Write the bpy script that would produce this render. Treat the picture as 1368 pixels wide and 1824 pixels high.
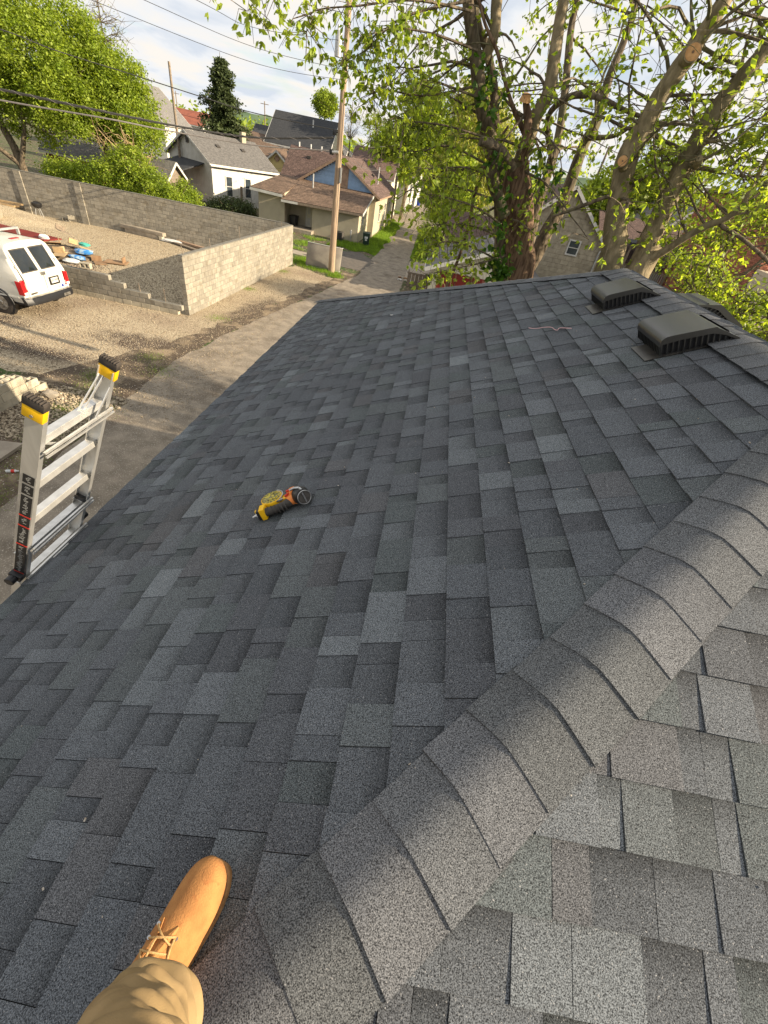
import bpy, math, random
import numpy as np
from mathutils import Vector, Matrix
random.seed(7); rng = np.random.default_rng(7)
for o in list(bpy.data.objects): bpy.data.objects.remove(o)
C = bpy.context.scene.collection
SC = bpy.context.scene
# ---------------------------------------------------------------- camera
cam = bpy.data.objects.new('camera', bpy.data.cameras.new('camera')); C.objects.link(cam)
cam.matrix_world = Matrix(((0.97892,-0.20420,-0.00438,0),(0.12756,0.62796,-0.76772,0),(0.15952,0.75098,0.64077,6.5),(0,0,0,1)))
cam.data.sensor_fit = 'VERTICAL'; cam.data.sensor_height = 24; cam.data.sensor_width = 18; cam.data.lens = 9.677
cam.data.clip_start = 0.02; cam.data.clip_end = 3000
SC.camera = cam
# ---------------------------------------------------------------- light and sky
SUN_EL, SUN_AZ = math.radians(21.5), math.radians(-5)       # azimuth measured from +X towards +Y
sd = Vector((math.cos(SUN_EL)*math.cos(SUN_AZ), math.cos(SUN_EL)*math.sin(SUN_AZ), math.sin(SUN_EL)))
sl = bpy.data.lights.new('sun', 'SUN'); sl.energy = 5.0; sl.angle = math.radians(0.55); sl.color = (1.0, 0.84, 0.62)
so = bpy.data.objects.new('sun', sl); C.objects.link(so); so.rotation_euler = sd.to_track_quat('Z', 'Y').to_euler(); so.location = (60, 5, 40)
W = bpy.data.worlds.new('World'); SC.world = W; W.use_nodes = True
nt = W.node_tree; N = nt.nodes; L = nt.links; N.clear()
def wn(t, **k):
    n = N.new(t)
    for a, b in k.items(): setattr(n, a, b)
    return n
sky = wn('ShaderNodeTexSky', sky_type='NISHITA', sun_disc=False, sun_elevation=SUN_EL, sun_rotation=math.radians(90)-SUN_AZ)
bg1 = wn('ShaderNodeBackground'); bg1.inputs[1].default_value = 0.085; L.new(sky.outputs[0], bg1.inputs[0])
tc = wn('ShaderNodeTexCoord'); sx = wn('ShaderNodeSeparateXYZ'); L.new(tc.outputs['Generated'], sx.inputs[0])
def mth(op, a, b=None):
    n = wn('ShaderNodeMath', operation=op)
    for i, v in enumerate((a, b)):
        if v is None: continue
        if isinstance(v, (int, float)): n.inputs[i].default_value = v
        else: L.new(v, n.inputs[i])
    return n.outputs[0]
zz = mth('ADD', mth('MAXIMUM', sx.outputs[2], 0.0), 0.16)
cx = wn('ShaderNodeCombineXYZ'); L.new(mth('DIVIDE', sx.outputs[0], zz), cx.inputs[0]); L.new(mth('DIVIDE', sx.outputs[1], zz), cx.inputs[1])
n1 = wn('ShaderNodeTexNoise'); n1.inputs['Scale'].default_value = 1.25; n1.inputs['Detail'].default_value = 7; n1.inputs['Roughness'].default_value = .55; L.new(cx.outputs[0], n1.inputs[0])
n2 = wn('ShaderNodeTexNoise'); n2.inputs['Scale'].default_value = 2.1; n2.inputs['Detail'].default_value = 6; n2.inputs['Distortion'].default_value = .4; L.new(cx.outputs[0], n2.inputs[0])
r1 = wn('ShaderNodeValToRGB'); L.new(n1.outputs[0], r1.inputs[0]); r1.color_ramp.elements[0].position = .30; r1.color_ramp.elements[1].position = .45
r2 = wn('ShaderNodeValToRGB'); L.new(n2.outputs[0], r2.inputs[0])
e = r2.color_ramp.elements; e[0].position = .36; e[0].color = (.72,.78,.87,1); e[1].position = .60; e[1].color = (1.0,.95,.88,1)
m_ = e.new(.46); m_.color = (.90,.92,.95,1)
bg2 = wn('ShaderNodeBackground'); L.new(r2.outputs[0], bg2.inputs[0]); bg2.inputs[1].default_value = 0.45
mx = wn('ShaderNodeMixShader'); L.new(r1.outputs[0], mx.inputs[0]); L.new(bg1.outputs[0], mx.inputs[1]); L.new(bg2.outputs[0], mx.inputs[2])
wo = wn('ShaderNodeOutputWorld'); L.new(mx.outputs[0], wo.inputs[0])
SC.view_settings.view_transform = 'Standard'; SC.view_settings.look = 'None'; SC.view_settings.gamma = 1; SC.view_settings.exposure = 1.15
SC.view_settings.use_curve_mapping = False
SC.render.engine = 'CYCLES'; SC.cycles.max_bounces = 6; SC.cycles.transparent_max_bounces = 8; SC.cycles.use_denoising = True
# ---------------------------------------------------------------- helpers
def mat(name, col, col2=None, scale=8, rough=.85, bump=0, bscale=60, metallic=0, tone=False, rnd=0, trans=0, detail=4, stretch=None, contrast=(.35,.65), speck=None, spec=.3, dirt=None, spots=None):
    m = bpy.data.materials.new(name); m.use_nodes = True; t = m.node_tree; n = t.nodes; l = t.links
    b = n['Principled BSDF']; b.inputs['Roughness'].default_value = rough; b.inputs['Metallic'].default_value = metallic
    b.inputs['Specular IOR Level'].default_value = spec
    g = n.new('ShaderNodeNewGeometry'); pos = g.outputs['Position']
    if stretch:
        mp = n.new('ShaderNodeMapping'); mp.inputs['Scale'].default_value = stretch; l.new(pos, mp.inputs[0]); pos = mp.outputs[0]
    def noise(s, d=4):
        x = n.new('ShaderNodeTexNoise'); x.inputs['Scale'].default_value = s; x.inputs['Detail'].default_value = d; l.new(pos, x.inputs[0]); return x.outputs[0]
    def ramp(f, a, c1, c2):
        r = n.new('ShaderNodeValToRGB'); l.new(f, r.inputs[0]); r.color_ramp.elements[0].position = a[0]; r.color_ramp.elements[1].position = a[1]
        r.color_ramp.elements[0].color = (*c1, 1); r.color_ramp.elements[1].color = (*c2, 1); return r.outputs[0]
    def mixc(f, a, c, mode='MIX'):
        x = n.new('ShaderNodeMix'); x.data_type = 'RGBA'; x.blend_type = mode
        if isinstance(f, (int, float)): x.inputs[0].default_value = f
        else: l.new(f, x.inputs[0])
        for i, v in ((6, a), (7, c)):
            if isinstance(v, tuple): x.inputs[i].default_value = (*v, 1)
            else: l.new(v, x.inputs[i])
        return x.outputs[2]
    c = ramp(noise(scale, detail), contrast, col, col2 or tuple(v*.75 for v in col))
    if dirt:                                     # dirt = (colour, scale, low, high)
        c = mixc(ramp(noise(dirt[1], 5), dirt[2:4], (0,0,0), (1,1,1)), c, dirt[0])
    if spots:                                    # spots = (colour, [(x, y, rx, ry), ...]) worn or oily patches on the ground
        acc = None
        for (px_, py_, rx_, ry_) in spots[1]:
            mp = n.new('ShaderNodeMapping'); mp.vector_type = 'TEXTURE'; mp.inputs['Location'].default_value = (px_, py_, 0); mp.inputs['Scale'].default_value = (rx_, ry_, 1); l.new(g.outputs['Position'], mp.inputs[0])
            ln_ = n.new('ShaderNodeVectorMath'); ln_.operation = 'LENGTH'; l.new(mp.outputs[0], ln_.inputs[0])
            sb_ = n.new('ShaderNodeMath'); sb_.operation = 'SUBTRACT'; sb_.use_clamp = True; sb_.inputs[0].default_value = 1.15; l.new(ln_.outputs[1] if len(ln_.outputs) > 1 else ln_.outputs[0], sb_.inputs[1])
            if acc is None: acc = sb_.outputs[0]
            else:
                ad_ = n.new('ShaderNodeMath'); ad_.operation = 'MAXIMUM'; l.new(acc, ad_.inputs[0]); l.new(sb_.outputs[0], ad_.inputs[1]); acc = ad_.outputs[0]
        mu_ = n.new('ShaderNodeMath'); mu_.operation = 'MULTIPLY'; l.new(acc, mu_.inputs[0]); l.new(noise(1.7, 9), mu_.inputs[1])
        c = mixc(ramp(mu_.outputs[0], (.16,.36), (0,0,0), (1,1,1)), c, spots[0])
    if tone:
        a = n.new('ShaderNodeAttribute'); a.attribute_name = 'tone'; c = mixc(1.0, c, a.outputs['Color'], 'MULTIPLY')
    if speck:                                    # speck = (colour, scale, threshold)
        v = n.new('ShaderNodeTexNoise'); v.inputs['Scale'].default_value = speck[1]; v.inputs['Detail'].default_value = 2; l.new(g.outputs['Position'], v.inputs[0])
        c = mixc(ramp(v.outputs[0], (speck[2], speck[2]+.06), (0,0,0), (1,1,1)), c, speck[0])
    if rnd:
        oi = n.new('ShaderNodeObjectInfo'); ad = n.new('ShaderNodeMath'); ad.operation = 'ADD'; l.new(oi.outputs['Random'], ad.inputs[0]); l.new(g.outputs['Random Per Island'], ad.inputs[1])
        fr = n.new('ShaderNodeMath'); fr.operation = 'FRACT'; l.new(ad.outputs[0], fr.inputs[0])
        mr = n.new('ShaderNodeMapRange'); l.new(fr.outputs[0], mr.inputs[0]); mr.inputs[3].default_value = 1-rnd; mr.inputs[4].default_value = 1+rnd
        cb = n.new('ShaderNodeCombineXYZ'); [l.new(mr.outputs[0], cb.inputs[i]) for i in range(3)]
        c = mixc(1.0, c, cb.outputs[0], 'MULTIPLY')
    l.new(c, b.inputs['Base Color'])
    if bump:
        bp = n.new('ShaderNodeBump'); bp.inputs['Strength'].default_value = min(1, bump); bp.inputs['Distance'].default_value = .6/bscale; l.new(noise(bscale, 3), bp.inputs['Height']); l.new(bp.outputs[0], b.inputs['Normal'])
    if trans:
        tr = n.new('ShaderNodeBsdfTranslucent'); tcol = mixc(1.0, c, (1.5, 1.45, .45), 'MULTIPLY'); l.new(tcol, tr.inputs[0])
        ms = n.new('ShaderNodeMixShader'); ms.inputs[0].default_value = trans; l.new(b.outputs[0], ms.inputs[1]); l.new(tr.outputs[0], ms.inputs[2]); l.new(ms.outputs[0], n['Material Output'].inputs[0])
    return m
def rootloc(o):
    while o.parent: o = o.parent
    return o.location
def setp(o, label=None, cat=None, group=None, kind=None):
    for k, v in (('label', label), ('category', cat), ('group', group), ('kind', kind)):
        if v: o[k] = v
    return o
def thing(name, label, cat, loc=(0,0,0), group=None):
    o = bpy.data.objects.new(name, None); C.objects.link(o); o.location = loc; o.empty_display_size = .2
    return setp(o, label, cat, group)
def link(name, me, m, parent=None):
    if m and not me.materials: me.materials.append(m)
    o = bpy.data.objects.new(name, me); C.objects.link(o)
    if parent: o.parent = parent
    return o
class MB:
    def __init__(s, M=None): s.v = []; s.f = []; s.t = []; s.M = M
    def add(s, vs, fs, tone=None):
        k = len(s.v)
        for i, p in enumerate(vs):
            p = Vector(p)
            if s.M is not None: p = s.M @ p
            s.v.append(p); s.t.append((tone[i] if isinstance(tone, list) else tone) if tone is not None else (1,1,1))
        s.f += [tuple(k+i for i in q) for q in fs]; return s
    def box(s, c, d, R=None, tone=None):
        hx, hy, hz = d[0]/2, d[1]/2, d[2]/2; c = Vector(c)
        vs = [Vector((x,y,z)) for z in (-hz,hz) for y in (-hy,hy) for x in (-hx,hx)]
        if R is not None: vs = [R @ p for p in vs]
        return s.add([c+p for p in vs], [(0,2,3,1),(4,5,7,6),(0,1,5,4),(2,6,7,3),(0,4,6,2),(1,3,7,5)], tone)
    def bar(s, a, b, w, h, up=(0,0,1), tone=None):                   # beam from a to b, w across, h along up
        a, b = Vector(a), Vector(b); d = (b-a); ln = d.length; d.normalize(); u = Vector(up); x = d.cross(u)
        if x.length < 1e-4: x = Vector((1,0,0))
        x.normalize(); u = x.cross(d)
        return s.box((a+b)/2, (w, ln, h), Matrix((x, d, u)).transposed(), tone)
    def tube(s, path, rad, n=8, cap=True, tone=None):
        P = [Vector(p) for p in path]; k = len(s.v); vs = []
        if not hasattr(rad, '__len__'): rad = [rad]*len(P)
        ref = Vector((.13,.31,.94)) if abs((P[-1]-P[0]).normalized().z) < .9 else Vector((.95,.2,.1))
        for i, p in enumerate(P):
            d = (P[min(i+1, len(P)-1)]-P[max(i-1, 0)]).normalized(); x = d.cross(ref).normalized(); y = x.cross(d)
            vs += [p+(x*math.cos(a)+y*math.sin(a))*rad[i] for a in [j*2*math.pi/n for j in range(n)]]
        fs = [(i*n+j, i*n+(j+1)%n, (i+1)*n+(j+1)%n, (i+1)*n+j) for i in range(len(P)-1) for j in range(n)]
        if cap: fs += [tuple(range(n))[::-1], tuple((len(P)-1)*n+j for j in range(n))]
        return s.add(vs, fs, tone)
    def prism(s, poly, a, b, tone=None):                              # poly = list of 3-D points, swept by vector b-a
        d = Vector(b)-Vector(a); n = len(poly); vs = [Vector(p) for p in poly]+[Vector(p)+d for p in poly]
        return s.add(vs, [tuple(range(n))[::-1], tuple(range(n, 2*n))]+[(i, (i+1) % n, n+(i+1) % n, n+i) for i in range(n)], tone)
    def slab(s, poly, th):                                            # planar polygon thickened downwards along its normal
        P = [Vector(p) for p in poly]; nrm = (P[1]-P[0]).cross(P[2]-P[0]).normalized()
        if nrm.z < 0: nrm = -nrm
        return s.prism(P, (0,0,0), -nrm*th)
    def build(s, name, m, parent=None, smooth=False, bevel=0, **kw):
        off = rootloc(parent) if parent else Vector((0,0,0))
        me = bpy.data.meshes.new(name); me.from_pydata([tuple(p-off) for p in s.v], [], s.f)
        at = me.attributes.new('tone', 'FLOAT_COLOR', 'POINT'); at.data.foreach_set('color', [c for t in s.t for c in (*t, 1)])
        if smooth: me.polygons.foreach_set('use_smooth', [True]*len(me.polygons))
        o = link(name, me, m, parent)
        import bmesh
        bm = bmesh.new(); bm.from_mesh(me)
        if len(s.f) < 40000:
            bmesh.ops.recalc_face_normals(bm, faces=bm.faces)
        if bevel: bmesh.ops.bevel(bm, geom=[e for e in bm.edges if len(e.link_faces) == 2 and e.calc_face_angle(0) > .5], offset=bevel, segments=2, affect='EDGES', profile=.6)
        bm.to_mesh(me); bm.free()
        if bevel:
            me.polygons.foreach_set('use_smooth', [True]*len(me.polygons)); me.set_sharp_from_angle(angle=.7)
        elif smooth: me.set_sharp_from_angle(angle=.9)
        return setp(o, **kw)
def npmesh(name, V, F, m, parent=None, smooth=False, **kw):           # V (n,3) array, F (k,4) or (k,3) array
    off = np.array(rootloc(parent)) if parent else np.zeros(3)
    V = V-off; k = F.shape[1]; me = bpy.data.meshes.new(name)
    me.vertices.add(len(V)); me.vertices.foreach_set('co', V.astype(np.float32).ravel())
    me.loops.add(F.size); me.loops.foreach_set('vertex_index', F.astype(np.int32).ravel())
    me.polygons.add(len(F)); me.polygons.foreach_set('loop_start', np.arange(0, F.size, k, dtype=np.int32)); me.polygons.foreach_set('loop_total', np.full(len(F), k, dtype=np.int32))
    me.update(); me.validate()
    return setp(link(name, me, m, parent), **kw)
def unit(a): return a/np.maximum(np.linalg.norm(a, axis=1, keepdims=True), 1e-9)
def leafmesh(P, size, droop=.6, lobes=1, var=.35):
    P = np.repeat(np.asarray(P, float), lobes, axis=0); n = len(P)
    ax = rng.normal(size=(n,3)); ax[:,2] = ax[:,2]*.5-droop
    if lobes > 1: ax = np.repeat(rng.normal(size=(n//lobes,3))*[1,1,.5]-[0,0,droop], lobes, axis=0)+rng.normal(size=(n,3))*.55
    ax = unit(ax); si = unit(np.cross(ax, rng.normal(size=(n,3)))); no = np.cross(ax, si)
    s = (size*(1+var*rng.uniform(-1,1,n)))[:,None]
    V = np.stack([P, P+ax*s*.45+si*s*.26+no*s*.07, P+ax*s, P+ax*s*.45-si*s*.26+no*s*.07], 1).reshape(-1,3)
    return V, np.arange(4*n).reshape(n,4)
def text(body, size, M, m, parent, name='lettering'):
    cu = bpy.data.curves.new(name, 'FONT'); cu.body = body; cu.size = size; cu.align_x = 'CENTER'; cu.align_y = 'CENTER'; cu.extrude = .002
    t = bpy.data.objects.new(name, cu); C.objects.link(t); dg = bpy.context.evaluated_depsgraph_get(); me = bpy.data.meshes.new_from_object(t.evaluated_get(dg)); bpy.data.objects.remove(t)
    off = rootloc(parent); me.transform(Matrix.Translation(-off) @ M); me.materials.clear()
    return link(name, me, m, parent)
# ---------------------------------------------------------------- materials
MT = {}
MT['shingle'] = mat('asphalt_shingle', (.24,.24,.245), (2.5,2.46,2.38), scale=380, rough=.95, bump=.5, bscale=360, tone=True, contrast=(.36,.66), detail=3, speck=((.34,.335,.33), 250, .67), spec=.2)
MT['gravel'] = mat('gravel', (.46,.38,.26), (.24,.19,.125), scale=20, rough=.95, bump=1, bscale=18, contrast=(.40,.58), detail=10, speck=((.60,.52,.38), 26, .58), dirt=((.24,.18,.12), .38, .47, .66), spots=((.085,.06,.042), [(-10.0,14.5,2.6,1.1),(-15.6,13.9,2.6,.9),(-12.5,12.2,3.6,.7),(-8.0,20,1.2,5),(-17,11.0,5,.8),(-9.4,12.4,1.3,.5)]))
MT['yard'] = mat('yard_gravel', (.50,.41,.27), (.25,.195,.125), scale=24, rough=.95, bump=1, bscale=22, contrast=(.36,.58), detail=8, speck=((.68,.60,.45), 34, .58), dirt=((.20,.15,.10), .5, .58, .75))
MT['ground'] = mat('soil_and_grass', (.10,.075,.048), (.055,.085,.022), scale=1.1, rough=1, bump=1, bscale=14, detail=9, contrast=(.42,.58), dirt=((.30,.24,.16), 5, .56, .64))
MT['dirt'] = mat('dirt', (.115,.085,.058), (.07,.052,.036), scale=3, rough=1, bump=1, bscale=18, detail=9, speck=((.42,.37,.30), 24, .64), dirt=((.26,.20,.13), 1.4, .5, .66))
MT['asphalt'] = mat('old_asphalt', (.27,.228,.175), (.165,.138,.105), scale=2.2, rough=.95, bump=1, bscale=45, detail=12, contrast=(.36,.64), speck=((.40,.35,.28), 42, .60), dirt=((.12,.095,.07), .7, .56, .72))
MT['patch'] = mat('asphalt_patch', (.09,.08,.07), (.14,.12,.10), scale=3, rough=.95, bump=.7, bscale=60, detail=8)
MT['concrete'] = mat('concrete', (.36,.31,.24), (.26,.22,.17), scale=3, bump=.4, bscale=60, detail=7)
MT['block'] = mat('concrete_block', (.29,.265,.215), (.235,.215,.175), scale=7, rough=.95, bump=.6, bscale=110, rnd=.17, detail=8, dirt=((.19,.16,.11), 3.5, .52, .8))
MT['newblock'] = mat('pale_block', (.47,.42,.32), (.36,.32,.24), scale=4, rough=.95, bump=.6, bscale=110, rnd=.12, detail=8)
MT['mortar'] = mat('mortar', (.20,.19,.16), (.15,.14,.12), scale=5, rough=1, bump=.5, bscale=90)
MT['stucco'] = mat('stucco', (.44,.39,.28), (.38,.335,.245), scale=1.5, bump=.5, bscale=40, detail=6)
MT['white'] = mat('white_paint', (.62,.61,.57), (.50,.485,.44), scale=1.6, rough=.6, detail=6)
MT['cream'] = mat('cream_paint', (.70,.66,.52), (.60,.56,.44), scale=2, rough=.7, detail=6)
MT['yellow'] = mat('yellow_siding', (.62,.50,.22), (.54,.43,.19), scale=2, rough=.7)
MT['blue'] = mat('blue_siding', (.28,.42,.62), (.23,.35,.52), scale=3, rough=.6, rnd=.08)
MT['plywood'] = mat('weathered_plywood', (.36,.25,.17), (.25,.17,.12), scale=5, rough=.9, detail=7)
MT['brownroof'] = mat('brown_shingle', (.20,.135,.095), (.115,.08,.058), scale=6, rough=.95, bump=.8, bscale=14, rnd=.22, detail=8, contrast=(.38,.62))
MT['redroof'] = mat('red_brown_shingle', (.15,.10,.085), (.085,.058,.05), scale=7, rough=.95, bump=.8, bscale=14, rnd=.22, detail=8, contrast=(.38,.62))
MT['greyroof'] = mat('grey_shingle', (.19,.18,.17), (.115,.11,.105), scale=5, rough=.95, bump=.8, bscale=14, rnd=.15, detail=8)
MT['darkroof'] = mat('dark_shingle', (.035,.037,.042), (.055,.057,.06), scale=6, rough=.9, bump=.7, bscale=16, rnd=.15)
MT['metalroof'] = mat('ribbed_metal', (.30,.30,.31), (.22,.21,.21), scale=2, rough=.45, metallic=.6, detail=6)
MT['redpaint'] = mat('dark_red_paint', (.20,.022,.018), (.15,.018,.014), scale=2, rough=.55)
MT['brick'] = mat('red_brick', (.42,.17,.11), (.30,.115,.075), scale=4, rough=.95, bump=.6, bscale=60, rnd=.30, detail=6)
MT['beige'] = mat('beige_siding', (.62,.53,.40), (.56,.47,.35), scale=1.5, rough=.7)
MT['bark'] = mat('bark', (.185,.145,.10), (.08,.062,.042), scale=14, rough=.95, bump=1, bscale=26, stretch=(1,1,.28), detail=8, contrast=(.38,.6), dirt=((.15,.145,.075), 1.6, .52, .7))
MT['barkpale'] = mat('smooth_bark', (.33,.265,.165), (.17,.135,.08), scale=11, rough=.9, bump=.8, bscale=30, stretch=(1,1,.5), detail=9, contrast=(.34,.62), dirt=((.115,.10,.055), 1.3, .50, .68))
MT['deadwood'] = mat('split_wood', (.21,.135,.085), (.085,.05,.032), scale=22, rough=.9, bump=1, bscale=34, stretch=(1,1,.12), detail=7, contrast=(.4,.6))
MT['cutwood'] = mat('fresh_cut_wood', (.62,.36,.16), (.48,.25,.10), scale=20, rough=.8)
MT['polewood'] = mat('pole_wood', (.42,.31,.21), (.25,.18,.12), scale=16, rough=.9, bump=.8, bscale=34, stretch=(1,1,.07), detail=7)
MT['lumber'] = mat('lumber', (.50,.36,.19), (.38,.26,.14), scale=9, rough=.8, rnd=.25)
MT['oldwood'] = mat('weathered_wood', (.25,.20,.15), (.15,.12,.09), scale=9, rough=.9, bump=.5, bscale=50, rnd=.2)
MT['leaf'] = mat('maple_leaf', (.34,.41,.075), (.22,.31,.045), scale=3, rough=.5, rnd=.45, trans=.55, spec=.35)
MT['leafback'] = mat('tree_leaf', (.29,.36,.045), (.17,.245,.025), scale=1.2, rough=.55, rnd=.45, trans=.45)
MT['leafpale'] = mat('olive_leaf', (.36,.38,.11), (.26,.28,.075), scale=1.2, rough=.6, rnd=.4, trans=.45)
MT['needle'] = mat('conifer_needle', (.075,.10,.035), (.04,.06,.02), scale=2, rough=.7, rnd=.35, trans=.15)
MT['grass'] = mat('grass_blade', (.21,.33,.035), (.13,.22,.025), scale=2, rough=.6, rnd=.4, trans=.4)
MT['black'] = mat('black_plastic', (.012,.012,.013), (.016,.016,.017), scale=30, rough=.38, spec=.5)
MT['ventplastic'] = mat('vent_plastic', (.016,.016,.0145), (.012,.012,.011), scale=30, rough=.32, spec=1.0)
MT['flash'] = mat('dusty_black_flashing', (.05,.045,.038), (.022,.02,.018), scale=14, rough=.3, spec=.5)
MT['alu'] = mat('aluminium', (.72,.71,.68), (.60,.59,.56), scale=24, rough=.42, metallic=.75, stretch=(1,1,.2))
MT['capyellow'] = mat('yellow_plastic', (.85,.50,.01), (.78,.44,.01), scale=20, rough=.4)
MT['rubber'] = mat('rubber', (.035,.03,.026), (.06,.05,.042), scale=30, rough=.8)
MT['sticker'] = mat('black_label', (.018,.018,.018), (.02,.02,.02), scale=10, rough=.4)
MT['red'] = mat('red_print', (.55,.035,.02), (.5,.03,.02), scale=10, rough=.5)
MT['orange'] = mat('orange_plastic', (.80,.26,.06), (.74,.22,.05), scale=60, rough=.45)
MT['grip'] = mat('grey_rubber_grip', (.075,.068,.06), (.05,.045,.04), scale=60, rough=.7)
MT['steel'] = mat('steel', (.55,.55,.54), (.4,.4,.4), scale=30, rough=.35, metallic=.9)
MT['vanwhite'] = mat('van_paint', (.62,.605,.55), (.56,.54,.47), scale=2.2, rough=.32, spec=.5, detail=7, dirt=((.42,.37,.28), 1.6, .58, .78))
MT['glass'] = mat('dark_glass', (.012,.015,.017), (.02,.024,.026), scale=2, rough=.06, spec=.6)
MT['window'] = mat('window_glass', (.05,.065,.075), (.03,.04,.05), scale=2, rough=.1, spec=.6)
MT['taillight'] = mat('taillight', (.40,.012,.015), (.30,.01,.012), scale=20, rough=.2, spec=.6)
MT['chrome'] = mat('worn_chrome', (.5,.49,.47), (.25,.24,.22), scale=6, rough=.3, metallic=.8)
MT['wire'] = mat('cable', (.02,.02,.02), (.03,.03,.03), scale=10, rough=.7)
MT['greywire'] = mat('grey_cable', (.16,.15,.14), (.11,.10,.10), scale=10, rough=.7)
MT['galv'] = mat('galvanised', (.50,.50,.48), (.38,.38,.37), scale=12, rough=.5, metallic=.4)
MT['mattress'] = mat('mattress_fabric', (.27,.245,.20), (.19,.17,.145), scale=2, rough=.95, detail=6)
MT['greenbin'] = mat('green_bin', (.022,.045,.03), (.016,.034,.024), scale=6, rough=.5)
MT['bluebin'] = mat('blue_plastic', (.02,.045,.28), (.015,.035,.2), scale=6, rough=.4)
MT['tarp'] = mat('blue_bag', (.04,.20,.50), (.30,.42,.52), scale=7, rough=.5, contrast=(.48,.56))
MT['bagwhite'] = mat('white_bag', (.62,.62,.60), (.50,.50,.48), scale=5, rough=.6)
MT['cardboard'] = mat('cardboard', (.30,.19,.105), (.22,.135,.075), scale=5, rough=.9, rnd=.2)
MT['boot'] = mat('tan_nubuck', (.45,.215,.072), (.33,.145,.048), scale=26, rough=.95, bump=.8, bscale=300, detail=6, contrast=(.3,.7), dirt=((.36,.15,.05), 55, .6, .72))
MT['sole'] = mat('boot_sole', (.40,.20,.075), (.25,.13,.05), scale=40, rough=.8)
MT['lace'] = mat('boot_lace', (.56,.36,.15), (.34,.2,.08), scale=300, rough=.8)
MT['duck'] = mat('tan_canvas', (.34,.235,.115), (.27,.185,.085), scale=16, rough=.95, bump=.7, bscale=700, detail=7, dirt=((.26,.16,.075), 12, .58, .8))
MT['skin'] = mat('sock', (.4,.38,.34), rough=.9)
MT['hill'] = mat('wooded_hill', (.07,.12,.055), (.11,.16,.085), scale=.06, rough=1, detail=9)
# ================================================================ SETTING
def sheet(name, poly, z, m, sub=None, **kw):
    mb = MB(); mb.add([(x, y, z) for x, y in poly], [tuple(range(len(poly)))]); return mb.build(name, m, **kw)
def rough_edge(pts, amp=.12, step=.5):
    out = []
    for a, b in zip(pts, pts[1:]+pts[:1]):
        a = Vector(a); b = Vector(b); n = max(1, int((b-a).length/step)); nr = Vector((-(b-a).y, (b-a).x)).normalized()
        for i in range(n):
            p = a+(b-a)*i/n; out.append(tuple(p+nr*random.uniform(-amp, amp)))
    return out
sheet('ground', [(-900,-300),(900,-300),(900,1500),(-900,1500)], 0, MT['ground'], kind='structure')
sheet('gravel_lot', rough_edge([(-34,9.0),(-8.2,11.0),(-8.2,19),(-7.0,25),(-6.3,30.5),(-8.6,31.5),(-9.6,32.0),(-10.4,18.3),(-34,18.2)], .22), .004, MT['gravel'], kind='structure')
sheet('yard_gravel', [(-32,18.25),(-10.1,18.25),(-9.9,32.1),(-32,30.9)], .008, MT['yard'], kind='structure')
sheet('dirt_strip', rough_edge([(-34,-6),(-7.2,-6),(-7.4,5),(-7.9,9),(-8.2,13.5),(-7.4,19.5),(-6.1,27),(-5.2,33),(-6.2,33.4),(-6.6,29.5),(-7.7,22),(-9.2,15),(-11,10.2),(-34,9.4)], .18), .012, MT['dirt'], kind='structure')
al = [(-2.1,-12),(-2.1,8.6),(-1.9,20),(-1.9,34),(-2.4,50),(-3.1,72),(40,74),(40,82),(-3.3,84),(-3.6,130),(-5.6,130),(-6.9,84.5),(-40,80),(-40,74.5),(-7.2,73),(-6.1,60),(-5.3,45),(-5.15,33),(-6.2,26.5),(-7.5,19.3),(-8.25,13.5),(-7.95,9.5),(-7.5,5),(-7.2,-12)]
sheet('alley', rough_edge(al, .07), .016, MT['asphalt'], kind='structure')
sheet('asphalt_patch', rough_edge([(-10.0,36.2),(-5.3,34.2),(-4.9,39.5),(-6.6,42.0),(-8.2,41.0)], .2), .020, MT['patch'], kind='structure')
sheet('path', rough_edge([(-17,37.2),(-9.6,35.6),(-9.6,37.0),(-17,38.8)], .1), .008, MT['concrete'], kind='structure')
sheet('concrete_drive', rough_edge([(-1.9,34.4),(1.8,35.5),(1.0,44),(-2.2,43)], .06), .024, MT['concrete'], kind='structure')
# far wooded hills round the town
def hill(y0, x0, x1, h, d, seed, loc=0):
    r = np.random.default_rng(seed); nx, ny = 90, 14; X = np.linspace(x0, x1, nx); V = []
    ph = r.uniform(0, 6, 6)
    for j in range(ny):
        t = j/(ny-1)
        for i, x in enumerate(X):
            u = (x-x0)/(x1-x0); hh = h*(0.55+.25*math.sin(u*7+ph[0])+.14*math.sin(u*17+ph[1])+.06*math.sin(u*41+ph[2]))*math.sin(math.pi*min(u*1.0,1))**.35
            V.append((x, y0+d*t, hh*math.sin(t*math.pi/2)+r.uniform(-1,1)*(1.6 if 0 < j else 0)-1))
    F = [(j*nx+i, j*nx+i+1, (j+1)*nx+i+1, (j+1)*nx+i) for j in range(ny-1) for i in range(nx-1)]
    return npmesh('hills', np.array(V), np.array(F), MT['hill'], kind='structure')
hill(420, -560, -60, 46, 160, 3); hill(600, 60, 900, 74, 200, 5); hill(640, -200, 260, 44, 200, 9)
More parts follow.
